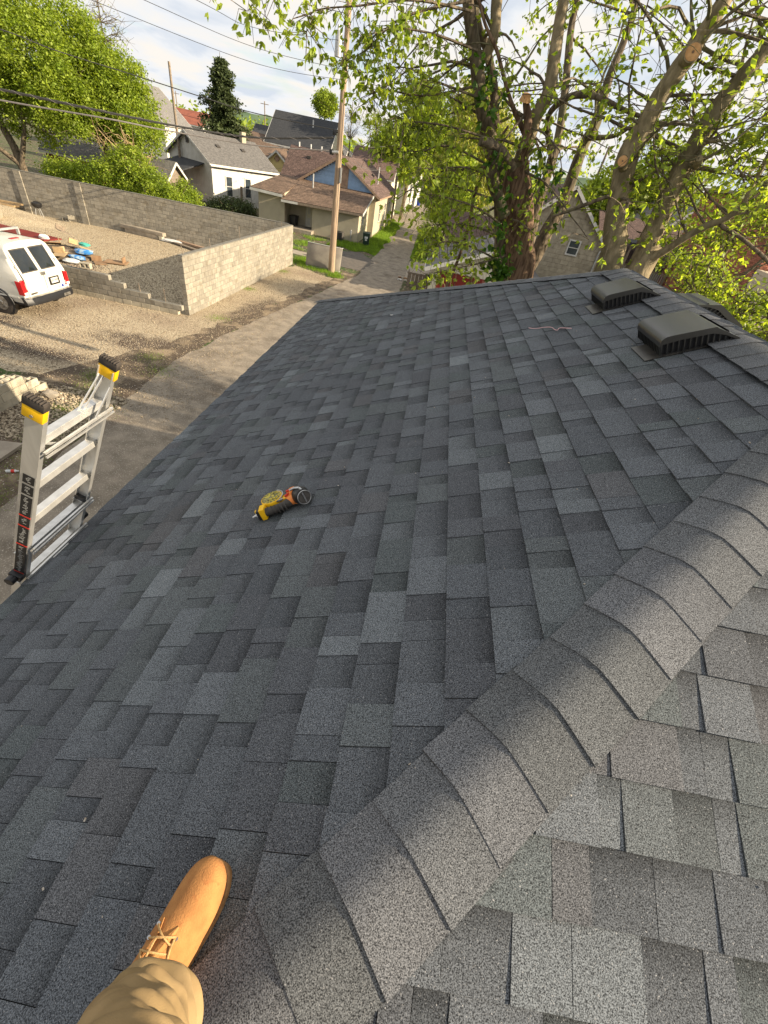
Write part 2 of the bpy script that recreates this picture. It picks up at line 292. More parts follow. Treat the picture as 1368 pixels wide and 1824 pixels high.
# loose stones on the lot and the yard
def stones(name, n, poly_fn, smin, smax, m, z=.01):
    P = poly_fn(n); n = len(P); s = rng.uniform(smin, smax, n)[:,None]
    base = np.array([(1,0,0),(0,1,0),(-1,0,0),(0,-1,0),(0,0,.7),(0,0,-.5)], float)
    V = (np.array(P)[:,None,:]+base[None]*s[:,:,None]*rng.uniform(.6,1.2,(n,6,1)))
    F = np.array([(0,1,4),(1,2,4),(2,3,4),(3,0,4),(1,0,5),(2,1,5),(3,2,5),(0,3,5)])
    return npmesh(name, V.reshape(-1,3), (F[None]+(np.arange(n)*6)[:,None,None]).reshape(-1,3), m, kind='stuff')
def scatter(x0, x1, y0, y1, z=.02, fn=None):
    def f(n):
        P = np.column_stack([rng.uniform(x0, x1, n), rng.uniform(y0, y1, n), np.full(n, z)])
        if fn: P = P[[fn(*p[:2]) for p in P]]
        return P
    return f
MT['stone'] = mat('loose_stone', (.38,.32,.23), (.24,.19,.13), scale=9, rough=.95, rnd=.35)
stones('gravel', 30000, scatter(-22, -6.4, 9.6, 31), .009, .032, MT['stone'])
stones('gravel', 20000, scatter(-31, -10.4, 18.6, 31), .009, .034, MT['stone'])
stones('rubble', 2600, scatter(-10.6, -7.9, 7.6, 10.4), .02, .065, MT['stone'])
def grass(name, n, region, h, m=None):
    P = region(n); n = len(P); a = rng.uniform(0, 2*math.pi, n); w = rng.uniform(.006,.014,n)*h/.15; hh = rng.uniform(.4,1.2,n)*h
    dx = np.column_stack([np.cos(a)*w, np.sin(a)*w, np.zeros(n)]); ln = rng.normal(size=(n,3))*.35*hh[:,None]; ln[:,2] = hh
    V = np.stack([P-dx, P+dx, P+ln], 1).reshape(-1,3)
    return npmesh(name, V, np.arange(3*n).reshape(n,3), m or MT['grass'], kind='stuff')
def blob(cs):
    def f(n):
        out = []
        k = n//len(cs)
        for (x, y, r) in cs: out.append(np.column_stack([rng.normal(x, r*.5, k), rng.normal(y, r*.5, k), np.full(k, .02)]))
        return np.concatenate(out)
    return f
grass('grass', 26000, scatter(-6.9,-5.0,46.5,70, fn=lambda x,y: x < -5.15-.02*(y-45)+.25*math.sin(y)), .30)
grass('grass', 9000, scatter(-9.6,-5.2,41.8,46.2, fn=lambda x,y: math.sin(x*3+y)*.5+y > 42.3), .22)
grass('grass', 7000, scatter(-15,-9.8,37.4,44.5, fn=lambda x,y: math.sin(x*2.1)+math.cos(y*1.7) > .3), .20)
grass('grass', 6000, blob([(-9.2,33.2,1.0),(-9.4,34.4,.8),(-7.2,32.2,.8),(-6.4,31.2,.5),(-8.3,32.5,.9)]), .16)
grass('grass', 9000, scatter(-2.9,-.6,44,70, fn=lambda x,y: x > -2.3-.02*(y-45)), .26)
grass('grass', 9000, scatter(-14,-6.9,85,98), .35)
grass('grass', 7000, blob([(-8.5,7.9,.7),(-8.2,6.9,.7),(-8.4,9.6,.6),(-9.2,10.6,.6),(-9.6,11.4,.5),(-9.0,9.2,.5),(-7.9,5.6,.5)]), .045)
grass('grass', 2200, blob([(-9.0,13.4,.5),(-8.2,12.6,.6),(-8.9,18.6,.5),(-9.6,24,.4),(-9.5,29.5,.5)]), .06)
# ================================================================ THE GARAGE UNDER THE CAMERA
PI = 0.44742; TP = math.tan(PI); EX = 0.143; SE = 2.6555; DD = 1.1084
Sv = Vector((math.cos(PI),0,math.sin(PI))); Nv = Vector((-math.sin(PI),0,math.cos(PI)))
def RA(s, t, h=0): return Sv*(s-SE)+Nv*(h-DD)+Vector((0,t,6.5))
XE = RA(0,0).x; ZE = RA(0,0).z; XR = 1.75; SMAX = (XR-XE)/math.cos(PI); YA, YB = XE+.03, 6.3-XE
maps = {'alley': lambda p: p, 'end': lambda p: Vector((p.y-.03, p.x+.03, p.z)), 'back': lambda p: Vector((2*XR-p.x, p.y, p.z)), 'far': lambda p: Vector((6.3-p.y, 6.3-p.x, p.z))}
xs = lambda s: XE+s*math.cos(PI)
rng_t = {'alley': (lambda s: xs(s)+.03, lambda s: 6.3-xs(s)), 'end': (lambda s: xs(s)+.03, lambda s: 3.53-xs(s)), 'back': (lambda s: xs(s)+.03, lambda s: 6.3-xs(s)), 'far': (lambda s: 2.8+xs(s), lambda s: 6.3-xs(s))}
gar = thing('garage', 'long low building with a new charcoal shingled hip roof that the boot stands on', 'building', (XR, 3.1, 0))
wl = MB(); xa, xb, ya, yb = XE+.3, 2*XR-XE-.3, YA+.3, YB-.3
for a, b in (((xa,ya),(xb,ya)),((xb,ya),(xb,yb)),((xb,yb),(xa,yb)),((xa,yb),(xa,ya))):
    wl.bar((*a, (ZE-.12)/2), (*b, (ZE-.12)/2), .2, ZE-.12)
wl.build('wall', MT['block'], gar)
dk = MB(); A_, B_, C_, D_ = (XE+.01,YA+.01), (2*XR-XE-.01,YA+.01), (2*XR-XE-.01,YB-.01), (XE+.01,YB-.01); zr = RA(SMAX,0).z; R1, R2 = (XR, 1.78, zr-.012), (XR, 4.55, zr-.012); zb = ZE-.012
c4 = [(*A_,zb),(*B_,zb),(*C_,zb),(*D_,zb)]
dk.add(c4+[R1,R2]+[(x,y,z-.14) for x,y,z in c4], [(0,1,4),(1,2,5,4),(2,3,5),(3,0,4,5),(0,1,7,6),(1,2,8,7),(2,3,9,8),(3,0,6,9),(6,7,8,9)])
roof = dk.build('roof', MT['black'], gar)
fa = MB(); z0 = ZE-.095
for a, b in ((A_,B_),(B_,C_),(C_,D_),(D_,A_)):
    fa.bar((*a, z0), (*b, z0), .03, .15)
fa.build('fascia', MT['white'], gar)
PAL = [(.070,.077,.087),(.076,.083,.093),(.083,.091,.102),(.090,.099,.110),(.101,.112,.123),(.068,.078,.083),(.077,.086,.092),(.077,.080,.087),(.067,.072,.081),(.114,.127,.138)]
PW = [6,6,5,4,2.0,4,4,3,5,.7]
tabs = []
for side in ('alley','end','back','far'):
    lo, hi = rng_t[side]; mp = maps[side]; nco = int(SMAX/EX)+1
    for j in range(nco):
        s0 = j*EX-(.012 if j == 0 else 0); s1 = min(s0+EX+.018, SMAX-.002)
        if s1-s0 < .03: continue
        t = lo(s0)-random.uniform(0,.4); tend = hi(s0); tooth = random.random() < .5; col = random.choices(PAL, PW)[0]; run = 0
        while t < tend:
            w = random.choice((.07,.09,.11,.14,.17,.20)) if tooth else random.choice((.06,.08,.10,.13,.16))
            w *= random.uniform(.9,1.12); t2 = t+w
            if run <= 0: col = random.choices(PAL, PW)[0]; run = random.choice((1,1,1,2))
            run -= 1
            k = random.uniform(.92,1.08)*(1.0 if tooth else .93)*1; cc = tuple(c*k for c in col)
            hb = (.0092 if tooth else .0042)+random.uniform(-.0006,.0008)
            rows = [(min(SMAX-.004, q_[0]), q_[1]) for q_ in [(s0+random.uniform(-.0015,.0015), hb), (s0+.55*EX, hb*.52), (s0+EX*.98, hb*.14+.0003), (s1, .0002)]]
            cl = lambda tt, s: min(max(tt, lo(s)+.055), hi(s)-.055)
            wd = [cl(t2, s)-cl(t, s) for s, h in rows]
            if max(wd) > .004:
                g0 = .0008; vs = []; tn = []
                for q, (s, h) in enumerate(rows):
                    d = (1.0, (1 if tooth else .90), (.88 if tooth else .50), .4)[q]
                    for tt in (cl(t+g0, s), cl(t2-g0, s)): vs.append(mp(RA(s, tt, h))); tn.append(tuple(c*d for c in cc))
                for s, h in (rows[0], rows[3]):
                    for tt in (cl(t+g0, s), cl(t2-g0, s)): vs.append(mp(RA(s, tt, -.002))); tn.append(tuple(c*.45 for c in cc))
                fs = [(0,1,3,2),(2,3,5,4),(4,5,7,6),(0,8,9,1),(0,2,4,6,10,8),(1,9,11,7,5,3)]
                cen = mp(RA(s0+.07, (t+t2)/2, 0)); dv = cen-Vector((0,0,6.5)); dist = dv.length
                inv = side in ('alley','end') and dv.dot(Vector((.204,.628,-.751))) > -1 and cen.y > -.3 and cen.x < 2
                fw = dv.dot(Vector((.0044,.7677,-.6408))); rt = dv.dot(Vector((.9789,.1276,.1595))); dn = -dv.dot(Vector((-.2042,.6280,.7510)))
                inv = side in ('alley','end') and fw > .2 and abs(rt/fw) < .98 and abs(dn/fw) < 1.3
                score = w*EX/fw**2*abs(dv.normalized().dot(mp(Nv) if side == 'alley' else Vector((0,-math.sin(PI),math.cos(PI))))) if inv else 0
                tabs.append((score, vs, fs, tn))
            t = t2
            tooth = (not tooth) if random.random() < .8 else tooth
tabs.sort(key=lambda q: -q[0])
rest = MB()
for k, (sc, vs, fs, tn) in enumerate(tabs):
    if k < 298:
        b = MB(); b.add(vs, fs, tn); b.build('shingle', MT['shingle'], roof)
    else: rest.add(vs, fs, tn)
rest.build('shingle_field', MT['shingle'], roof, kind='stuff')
# caps over the hips and the ridge
def cap(name, p0, p1, side, wl_, wr_, dz, parent, stuff=None, crown=.019):
    p0, p1, side = Vector(p0), Vector(p1), Vector(side); n = 8; vs = []; tn = []; k = random.uniform(.93,1.08); c0 = random.choice([(.086,.090,.098),(.094,.099,.106),(.100,.104,.112),(.083,.088,.093)])
    j1, j2 = random.uniform(-.008,.008), random.uniform(-.008,.008); sh_ = random.uniform(-.005,.005); p0 = p0+side*sh_; p1 = p1+side*sh_*.4
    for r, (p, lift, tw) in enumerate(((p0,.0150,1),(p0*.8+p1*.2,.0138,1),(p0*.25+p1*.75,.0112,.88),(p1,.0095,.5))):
        for i in range(n+1):
            a = -wl_+(wl_+wr_)*i/n
            z = -dz*(math.sqrt(a*a+crown*crown)-crown*.35)+lift
            q = p+side*a+Vector((0,0,z)); 
            if r == 0: q += (p1-p0).normalized()*(j1*(1-i/n)+j2*i/n)
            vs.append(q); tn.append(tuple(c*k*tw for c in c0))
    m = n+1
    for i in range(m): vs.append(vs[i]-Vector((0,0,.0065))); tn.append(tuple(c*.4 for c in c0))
    fs = [(r*m+i, r*m+i+1, (r+1)*m+i+1, (r+1)*m+i) for r in range(3) for i in range(n)]+[(i, 4*m+i, 4*m+i+1, i+1) for i in range(n)]+[(0, m, 4*m), (n, 5*m-1, m+n)]
    (stuff or MB())
    if stuff is not None: stuff.add(vs, fs, tn)
    else:
        b = MB(); b.add(vs, fs, tn); b.build(name, MT['shingle'], parent, smooth=True)
def hiprun(x0, y0, dx, dy, side, n, name, stuff=None, wl_=.105, wr_=.125, start=.0):
    u = .106                                                          # plan step per cap on each axis
    for k in range(n):
        a = start+k*u; b = a+u+.02
        pa = (x0+dx*a, y0+dy*a, ZE+TP*a); pb = (x0+dx*b, y0+dy*b, ZE+TP*b)
        cap(name, pa, pb, side, wl_, wr_, TP, roof, stuff)
nh = int((XR-XE)/.106)
hiprun(XE, YA, 1, 1, (1,-1,0), nh, 'hip_cap', wl_=.088, wr_=.107)
hiprun(XE, YB, 1, -1, (1,1,0), nh, 'hip_cap', wl_=.11, wr_=.11)
hid = MB()
hiprun(2*XR-XE, YA, -1, 1, (1,1,0), nh, 'hip_cap', stuff=hid, wl_=.11, wr_=.11)
hiprun(2*XR-XE, YB, -1, -1, (1,-1,0), nh, 'hip_cap', stuff=hid, wl_=.11, wr_=.11)
hid.build('hip_cap_field', MT['shingle'], roof, kind='stuff')
for k in range(20):
    y = 1.70+k*.145
    cap('ridge_cap', (XR, y, zr+.004), (XR, y+.165, zr+.004), (1,0,0), .215, .215, TP, roof, crown=.06)
# box vents
def vent(mp, s, t, label=None):
    Q = lambda a, b, h: mp(RA(a, b, h))
    w = .36; prof = [(0,.060),(0,.080),(.005,.094),(.015,.104),(.030,.110),(.05,.112),(.26,.106),(.38,.020),(.38,.004)]
    fl = MB(); v = [Q(s-.075,t-.015,.0115),Q(s-.075,t+w*.6,.0115),Q(s+.30,t+w*.6,.0115),Q(s+.30,t+.002,.0115)]; fl.slab(v, .004)
    f = fl.build('flashing', MT['flash'], gar)
    hd = MB()
    for t0, t1 in ((t, t+w),):
        n = len(prof); vs = [Q(s+a, t0, h) for a, h in prof]+[Q(s+a, t1, h) for a, h in prof]
        low = [(a, max(.004, h-.055) if a > .1 else .055) for a, h in prof]
        fs = [(i, i+1, n+i+1, n+i) for i in range(n-1)]; hd.add(vs, fs)
        for tt in (t0, t1):
            top = prof[1:]; bot = [(.0,.060),(.27,.066),(.38,.006)]
            poly = [Q(s+a, tt, h) for a, h in prof[:-1]]+[Q(s+.38, tt, .006), Q(s+.31, tt, .052), Q(s+.25, tt, .074), Q(s+.10,tt,.078), Q(s+.012,tt,.072)]
            hd.add(poly, [tuple(range(len(poly)))])
            o2 = .004 if tt == t0 else -.004
    h = hd.build('hood', MT['ventplastic'], f, smooth=True)
    lv = MB(); lv.add([Q(s+.02,t+.02,.0),Q(s+.36,t+.02,.0),Q(s+.36,t+w-.02,.0),Q(s+.02,t+w-.02,.0),Q(s+.02,t+.02,.075),Q(s+.33,t+.02,.065),Q(s+.33,t+w-.02,.065),Q(s+.02,t+w-.02,.075)], [(0,1,5,4),(1,2,6,5),(2,3,7,6),(3,0,4,7)])
    lv.build('screen', MT['black'], f)
    rb = MB()
    for i in range(13):
        a = s+.008+i*.0275; hh = .080 if a-s < .25 else max(.012, .080-(a-s-.25)*.60)
        for tt in (t+.004, t+w-.010): rb.prism([Q(a,tt,.004),Q(a+.006,tt,.004),Q(a+.006,tt,hh),Q(a,tt,hh)], Q(0,0,0), Q(0,.006,0))
    for i in range(16):
        tt = t+.006+i*(w-.016)/15; rb.prism([Q(s+.003,tt,.004),Q(s+.003,tt+.005,.004),Q(s+.003,tt+.005,.070),Q(s+.003,tt,.070)], Q(0,0,0), Q(.008,0,0))
    rb.build('louver', MT['ventplastic'], f)
    return f
sv = (1.335-XE)/math.cos(PI)
vent(maps['alley'], sv, 2.50).name = 'roof_vent'
vent(maps['alley'], sv-.02, 3.53).name = 'roof_vent'
vent(maps['back'], sv+.02, 3.30).name = 'roof_vent'

dbm = MB(); r9 = random.Random(5)
for k in range(110):
    sd_n = 'alley' if k % 4 else 'end'; s_ = r9.uniform(.3, SMAX-.2); lo, hi = rng_t[sd_n]; t_ = r9.uniform(lo(s_)+.1, min(hi(s_), 6.5)-.1); p = maps[sd_n](RA(s_, t_, .011)); a_ = r9.uniform(0,3.1); l_ = r9.uniform(.0015,.005)
    dbm.box(p, (l_*r9.uniform(1,2.6), l_, .002), Matrix.Rotation(a_, 3, 'Z'))
dbm.build('debris', mat('pale_bits', (.50,.47,.42), (.30,.24,.17), scale=40), kind='stuff')
# ================================================================ BOOTED LEG
def frame(o, fwd, up):
    f = Vector(fwd).normalized(); u = Vector(up); x = f.cross(u).normalized(); u = x.cross(f).normalized()
    M = Matrix((x, f, u)).transposed().to_4x4(); M.translation = Vector(o); return M
toe = (-0.217,0.176,5.166); heel_dir = Vector((.10, .178, .045))
fw_ = Vector((.20,.965,.09)).normalized()
FM = frame(Vector((-.203,.185,5.172))-fw_*.303+Vector((-.2,-.05,.97))*.024, fw_, (-.2,-.05,.97)) @ Matrix.Scale(1.05, 4)
per = thing('person', 'leg in tan canvas trousers and tan suede work boot standing beside the near hip', 'person', (-.27,.02,5.13))
def loft(secs, n=20, M=None, close=True, fn=None):                   # secs: (y, z0, halfwidth, height, power, xshift)
    mb = MB(M); vs = []
    for (y, z0, w, h, pw, xsft) in secs:
        for i in range(n):
            a = 2*math.pi*i/n; c, s = math.cos(a), math.sin(a)
            x = xsft+w*(abs(c)**pw)*(1 if c > 0 else -1)
            z = z0+(h*(abs(s)**pw) if s > 0 else -.012*abs(s)**.5)
            vs.append((x, y, z))
    m = len(secs); fs = [(r*n+i, r*n+(i+1)%n, (r+1)*n+(i+1)%n, (r+1)*n+i) for r in range(m-1) for i in range(n)]+[tuple(range(n))[::-1], tuple((m-1)*n+i for i in range(n))]
    if fn: vs = [fn(v) for v in vs]
    mb.add(vs, fs); return mb
S_ = [(a_, b_, c_*.96, d_*.97, e_, f_) for a_, b_, c_, d_, e_, f_ in [(-.006,.02,.018,.02,.9,0),(0,.014,.030,.085,.8,0),(.02,.01,.037,.125,.8,0),(.06,.01,.040,.135,.85,0),(.10,.01,.041,.118,.85,.001),(.14,.01,.045,.092,.85,.002),(.17,.01,.049,.078,.85,.003),(.20,.01,.052,.068,.85,.004),(.23,.01,.0515,.061,.82,.004),(.255,.01,.046,.056,.8,.003),(.272,.01,.037,.049,.8,.002),(.283,.011,.025,.039,.85,.001),(.289,.013,.010,.024,1,0)]]
boot = loft(S_, 24, FM).build('boot', MT['boot'], per, smooth=True)
sub = boot.modifiers.new('round', 'SUBSURF'); sub.levels = sub.render_levels = 1
so_ = [(a_, b_, c_*.95, d_, e_, f_) for a_, b_, c_, d_, e_, f_ in [(-.009,-.012,.020,.020,.5,0),(.0,-.016,.037,.026,.5,0),(.06,-.016,.043,.025,.5,0),(.12,-.015,.043,.023,.5,.001),(.18,-.014,.053,.022,.5,.003),(.23,-.012,.056,.022,.5,.004),(.26,-.009,.049,.022,.5,.003),(.28,-.005,.037,.021,.5,.002),(.285,-.004,.031,.020,.5,.002),(.291,-.001,.021,.018,.6,.001)]]
so2 = loft(so_, 24, FM).build('sole', MT['sole'], boot, smooth=True); sb2 = so2.modifiers.new('round', 'SUBSURF'); sb2.levels = sb2.render_levels = 1
def upz(y):                                                          # height of the boot's top line
    Y = [q[0] for q in S_]; Z = [q[1]+q[3] for q in S_]; return float(np.interp(y, Y, Z))
def onboot(x, y, lift=.002):
    x *= .90; y += .012
    w = float(np.interp(y, [q[0] for q in S_], [q[2] for q in S_])); u = min(.98, abs(x)/w); h = (upz(y)-.01)*(1-u**2)**.45
    return (x, y-.0, .01+h+lift)
vp_ = MB(FM)                                                         # the two lace flaps
for sgn in (-1, 1):
    pts = [(sgn*.006,.135),(sgn*.012,.152),(sgn*.020,.166),(sgn*.031,.162),(sgn*.041,.13),(sgn*.042,.085),(sgn*.008,.09)]
    lo_ = [onboot(x, y, .0010) for x, y in pts]; hi_ = [onboot(x, y, .0042) for x, y in pts]; n = len(pts)
    vp_.add(lo_+hi_, [tuple(range(n)), tuple(range(n, 2*n))]+[(i, (i+1)%n, n+(i+1)%n, n+i) for i in range(n)])
vp_.build('eyelet_flap', MT['boot'], boot)
lc = MB(FM)
def lacepath(a, b, sag=.004):
    pts = []
    for i in range(7):
        u = i/6; x = a[0]+(b[0]-a[0])*u; y = a[1]+(b[1]-a[1])*u; p = Vector(onboot(x, y, .0068)); p.z += math.sin(u*math.pi)*sag; pts.append(p)
    return pts
for a, b in (((-.022,.155),(.026,.140)),((-.023,.135),(.027,.152)),((-.024,.118),(.027,.128)),((-.006,.142),(.004,.108)),((-.022,.118),(.020,.100)),((.026,.150),(.034,.118))):
    lc.tube(lacepath(a, b), .0019, 6)
lc.build('lace', MT['lace'], boot, smooth=True)
ey = MB(FM)
for x, y in ((-.024,.156),(.028,.150),(-.026,.135),(.029,.128)):
    p = Vector(onboot(x, y, .0042)); ey.tube([p, p+Vector((0,0,.0018))], .0034, 10)
ey.build('eyelet', MT['steel'], boot)
# trouser leg with folds; the ankle inside it
ank = FM @ Vector((0,.045,.11))
LEG4 = [(-0.206,-0.047,5.260,0.0371), (-0.208,-0.051,5.295,0.0558), (-0.207,-0.054,5.350,0.0671), (-0.205,-0.058,5.420,0.0695), (-0.195,-0.064,5.500,0.0674), (-0.175,-0.078,5.600,0.0694), (-0.154,-0.094,5.690,0.0728), (-0.126,-0.112,5.780,0.0765), (-0.095,-0.140,5.840,0.0856)]
LEG = [(Vector(q[:3]), q[3]) for q in LEG4]; LEG += [(Vector((-.10,-.22,5.92)), .085), (Vector((-.06,-.40,5.96)), .10), (Vector((.0,-.58,5.98)), .12)]
body = MB(); body.tube([FM @ Vector((0,.04,.02))]+[p for p, r in LEG[1:]], [.03]+[r*.6 for p, r in LEG[1:]], 12); body.build('body', MT['skin'], per, smooth=True)
def smoothpath(P, k=8):
    out = []; n = len(P)
    for i in range(n-1):
        p0, p1, p2, p3 = P[max(i-1,0)], P[i], P[i+1], P[min(i+2, n-1)]
        for j in range(k):
            t = j/k; q = [.5*((2*b)+(-a+c)*t+(2*a-5*b+4*c-d)*t*t+(-a+3*b-3*c+d)*t**3) for a, b, c, d in zip(p0, p1, p2, p3)]; out.append(Vector(q))
    out.append(Vector(P[-1])); return out
LP = smoothpath([(*p, r) for p, r in LEG], 9); n = 72
tr = MB(); vs = []; ref = Vector((1,0,.1))
for i, q in enumerate(LP):
    p = Vector(q[:3]); d = (Vector(LP[min(i+1,len(LP)-1)][:3])-Vector(LP[max(i-1,0)][:3])).normalized()
    y = d.cross(ref).normalized(); x = y.cross(d); v = i/9
    for j in range(n):
        a = 2*math.pi*j/n; fold = .0042*math.sin(v*6.2+1.6*math.sin(a+.7)+2.2*math.cos(a*2+v))+.0034*math.sin(v*13+2.4*math.sin(a*1.0+2)+a)+.0016*math.sin(5*a+v*3)-.0050*(1-abs(math.sin(v*4.5+1.6*math.cos(a*2)+a*1.0)))**3-.0035*(1-abs(math.sin(v*7+2.2*math.sin(a*2+1)-a)))**4
        fold += .012*math.exp(-((v-2.05-.28*math.sin(a+.5))/.20)**2)*(1 if i > 3 else 0)-.009*math.exp(-((v-2.5-.28*math.sin(a+.8))/.16)**2)
        fold += .010*math.exp(-((v-3.15+.35*math.sin(a-.6))/.17)**2)-.008*math.exp(-((v-3.5+.35*math.sin(a-.6))/.15)**2)
        r = q[3]*(1+.08*math.cos(2*a+.5))+fold*(1.0 if i > 1 else .3)
        vs.append(p+(x*math.cos(a)+y*math.sin(a))*r)
m = len(LP); fs = [(r*n+i, r*n+(i+1)%n, (r+1)*n+(i+1)%n, (r+1)*n+i) for r in range(m-1) for i in range(n)]
inner = [Vector(q) for q in vs[:n]]
tr.add(vs, fs); trou = tr.build('trousers', MT['duck'], per, smooth=True)
sm = trou.modifiers.new('thick', 'SOLIDIFY'); sm.thickness = .0028; sm.offset = -1
sb = trou.modifiers.new('round', 'SUBSURF'); sb.levels = sb.render_levels = 1
# side pocket flap and seam on the shin of the trousers
def trp(v, a, lift):
    i = min(len(LP)-2, max(0, int(v*9))); u = v*9-i; j = int(a/(2*math.pi)*n) % n
    p = vs[i*n+j].lerp(vs[(i+1)*n+j], u); c = Vector(LP[i][:3]).lerp(Vector(LP[i+1][:3]), u); return p+(p-c).normalized()*lift
def angle_for(v, target):
    i = int(v*9); c = Vector(LP[i][:3]); best = max(range(n), key=lambda j: (vs[i*n+j]-c).normalized().dot(target)); return best*2*math.pi/n
tocam = Vector((0,0,6.5))-Vector(LP[30][:3]); a0 = angle_for(3.3, (tocam.normalized()+Vector((.2,.0,0))).normalized())
q = MB(); hm = []                                                     # rolled hem of the cuff
for j in range(n+1): c = Vector(LP[0][:3]); p = vs[j % n]; hm.append(p+(p-c).normalized()*.001)
q.tube(hm, .0024, 6, cap=False); q.build('hem', MT['duck'], trou, smooth=True)
# ================================================================ NAIL GUN
ga, gb = Vector((-0.634,1.585,4.967)), Vector((-0.371,1.652,5.092))
gd = (gb-ga).normalized(); GM = frame(ga+Nv*.002, gd, Nv); gl = (gb-ga).length
gun = thing('nail_gun', 'yellow and orange coil roofing nail gun lying on the shingles', 'nail gun', tuple(ga))
u = gl/.275                                                          # local: y from the air fitting to the black nose cap, z off the roof
def GV(x, y, z): return Vector((-x*u, y*u, z*u))
mb = MB(GM); mb.tube([GV(-.032,.055,.032),GV(-.030,.10,.033),GV(-.022,.15,.036),GV(-.012,.185,.042)], [.021*u,.0185*u,.0185*u,.024*u], 16); mb.build('handle', MT['grip'], gun, smooth=True)
mb = MB(GM)
for k in range(6): y = .068+k*.018; mb.tube([GV(-.0315,y,.0325),GV(-.031,y+.004,.0325)], .0222*u, 16)
mb.build('grip_ring', MT['grip'], gun)
mb = MB(GM); mb.box(GV(-.030,.045,.034), GV(.050,.026,.058)); mb.box(GV(-.010,.050,.034), GV(.030,.020,.050)); mb.build('end_cap', MT['capyellow'], gun, bevel=.004*u)
mb = MB(GM); mb.box(GV(-.022,.024,.032), GV(.056,.018,.052)); mb.build('rubber_bumper', MT['black'], gun, bevel=.005*u)
mb = MB(GM); mb.tube([GV(-.030,.016,.030),GV(-.032,.004,.028),GV(-.034,-.014,.026)], [.0075*u,.0065*u,.005*u], 12); mb.tube([GV(-.031,.010,.029),GV(-.0315,.006,.0285)], .0095*u, 6); mb.build('air_fitting', MT['steel'], gun, smooth=True)
mb = MB(GM); mb.tube([GV(.044,.085,.004),GV(.044,.085,.060)], .054*u, 28); mb.build('magazine', MT['capyellow'], gun, smooth=True, bevel=.005*u)
mb = MB(GM); mb.tube([GV(.044,.085,.060),GV(.044,.085,.066)], [.050*u,.040*u], 28)
for k in range(5): a = .6+k*.62; mb.box(GV(.044+.030*math.cos(a),.085+.030*math.sin(a),.067), GV(.010,.026,.006), Matrix.Rotation(a, 3, 'Z'))
mb.build('magazine_lid', mat('smoky_yellow_plastic', (.50,.40,.05), (.16,.15,.06), scale=90, rough=.25, contrast=(.42,.56)), gun, bevel=.0015*u)
mb = MB(GM); mb.bar(GV(.000,.030,.050), GV(.006,.148,.054), .010*u, .008*u); mb.bar(GV(.074,.05,.038), GV(.060,.13,.04), .006*u, .010*u); mb.tube([GV(.044+.058*math.cos(a),.085+.058*math.sin(a),.058) for a in [.4+i*.16 for i in range(12)]], .0035*u, 6); mb.build('guide_rail', MT['steel'], gun)
mb = MB(GM); mb.box(GV(-.012,.010,.030), GV(.020,.020,.03)); mb.tube([GV(.012,.028,.026),GV(.012,.040,.026)], .020*u, 14); mb.build('hinge_knob', MT['capyellow'], gun, bevel=.003*u)
mb = MB(GM); mb.tube([GV(.042,.190,.044),GV(.020,.210,.050),GV(-.004,.222,.053)], [.034*u,.041*u,.040*u], 24); mb.tube([GV(-.020,.178,.044),GV(.006,.205,.050)], [.022*u,.034*u], 18); mb.build('housing', MT['orange'], gun, smooth=True, bevel=.003*u)
mb = MB(GM); mb.box(GV(-.004,.178,.075), GV(.012,.026,.008), Matrix.Rotation(.4,3,'X')); mb.box(GV(.012,.186,.086), GV(.010,.018,.006)); mb.build('red_stripe', MT['red'], gun)
mb = MB(GM); mb.tube([GV(.030,.214,.050),GV(-.008,.240,.054),GV(-.030,.256,.056)], [.038*u,.043*u,.037*u], 26); mb.build('cylinder_cap', MT['black'], gun, smooth=True, bevel=.003*u)
mb = MB(GM); mb.tube([GV(-.031,.2565,.056),GV(-.040,.262,.057)], .033*u, 26); ex = mb.build('exhaust_disc', MT['grip'], gun)
mb = MB(GM); c_ = Vector(GV(-.0405,.2623,.057)); ax_ = (Vector(GV(-.040,.262,.057))-Vector(GV(-.031,.2565,.056))).normalized(); xx = ax_.cross(Vector((0,0,1))).normalized(); yy = xx.cross(ax_)
mb.tube([c_+(xx*math.cos(a)+yy*math.sin(a))*.033*u for a in [i*2*math.pi/26 for i in range(27)]], .0022*u, 6, cap=False); mb.bar(c_-yy*.026*u, c_+yy*.026*u, .006*u, .003*u, up=ax_); mb.build('rim', MT['steel'], ex, smooth=True)
mb = MB(GM); mb.tube([GV(.000,.20,.092),GV(-.006,.225,.100),GV(-.012,.250,.098)], .006*u, 8); mb.tube([GV(-.012,.250,.098),GV(-.020,.258,.086)], .006*u, 8); mb.build('belt_hook', MT['steel'], gun, smooth=True)
mb = MB(GM); mb.tube([GV(.040,.178,.060),GV(.062,.196,.062)], .016*u, 14); mb.box(GV(.058,.170,.050), GV(.030,.02,.03)); mb.tube([GV(.070,.205,.055),GV(.074,.185,.062)], .010*u, 10); mb.build('nose', MT['grip'], gun, bevel=.002*u)
mb = MB(GM); mb.box(GV(.022,.152,.040), GV(.030,.040,.026), Matrix.Rotation(.4,3,'Z')); mb.box(GV(.050,.150,.030), GV(.018,.03,.03)); mb.build('feed_latch', MT['capyellow'], gun, bevel=.002*u)
mb = MB(GM); mb.tube([GV(.004,.158,.034),GV(.000,.140,.028),GV(-.006,.130,.030)], .006*u, 8); mb.build('trigger', MT['black'], gun, smooth=True)
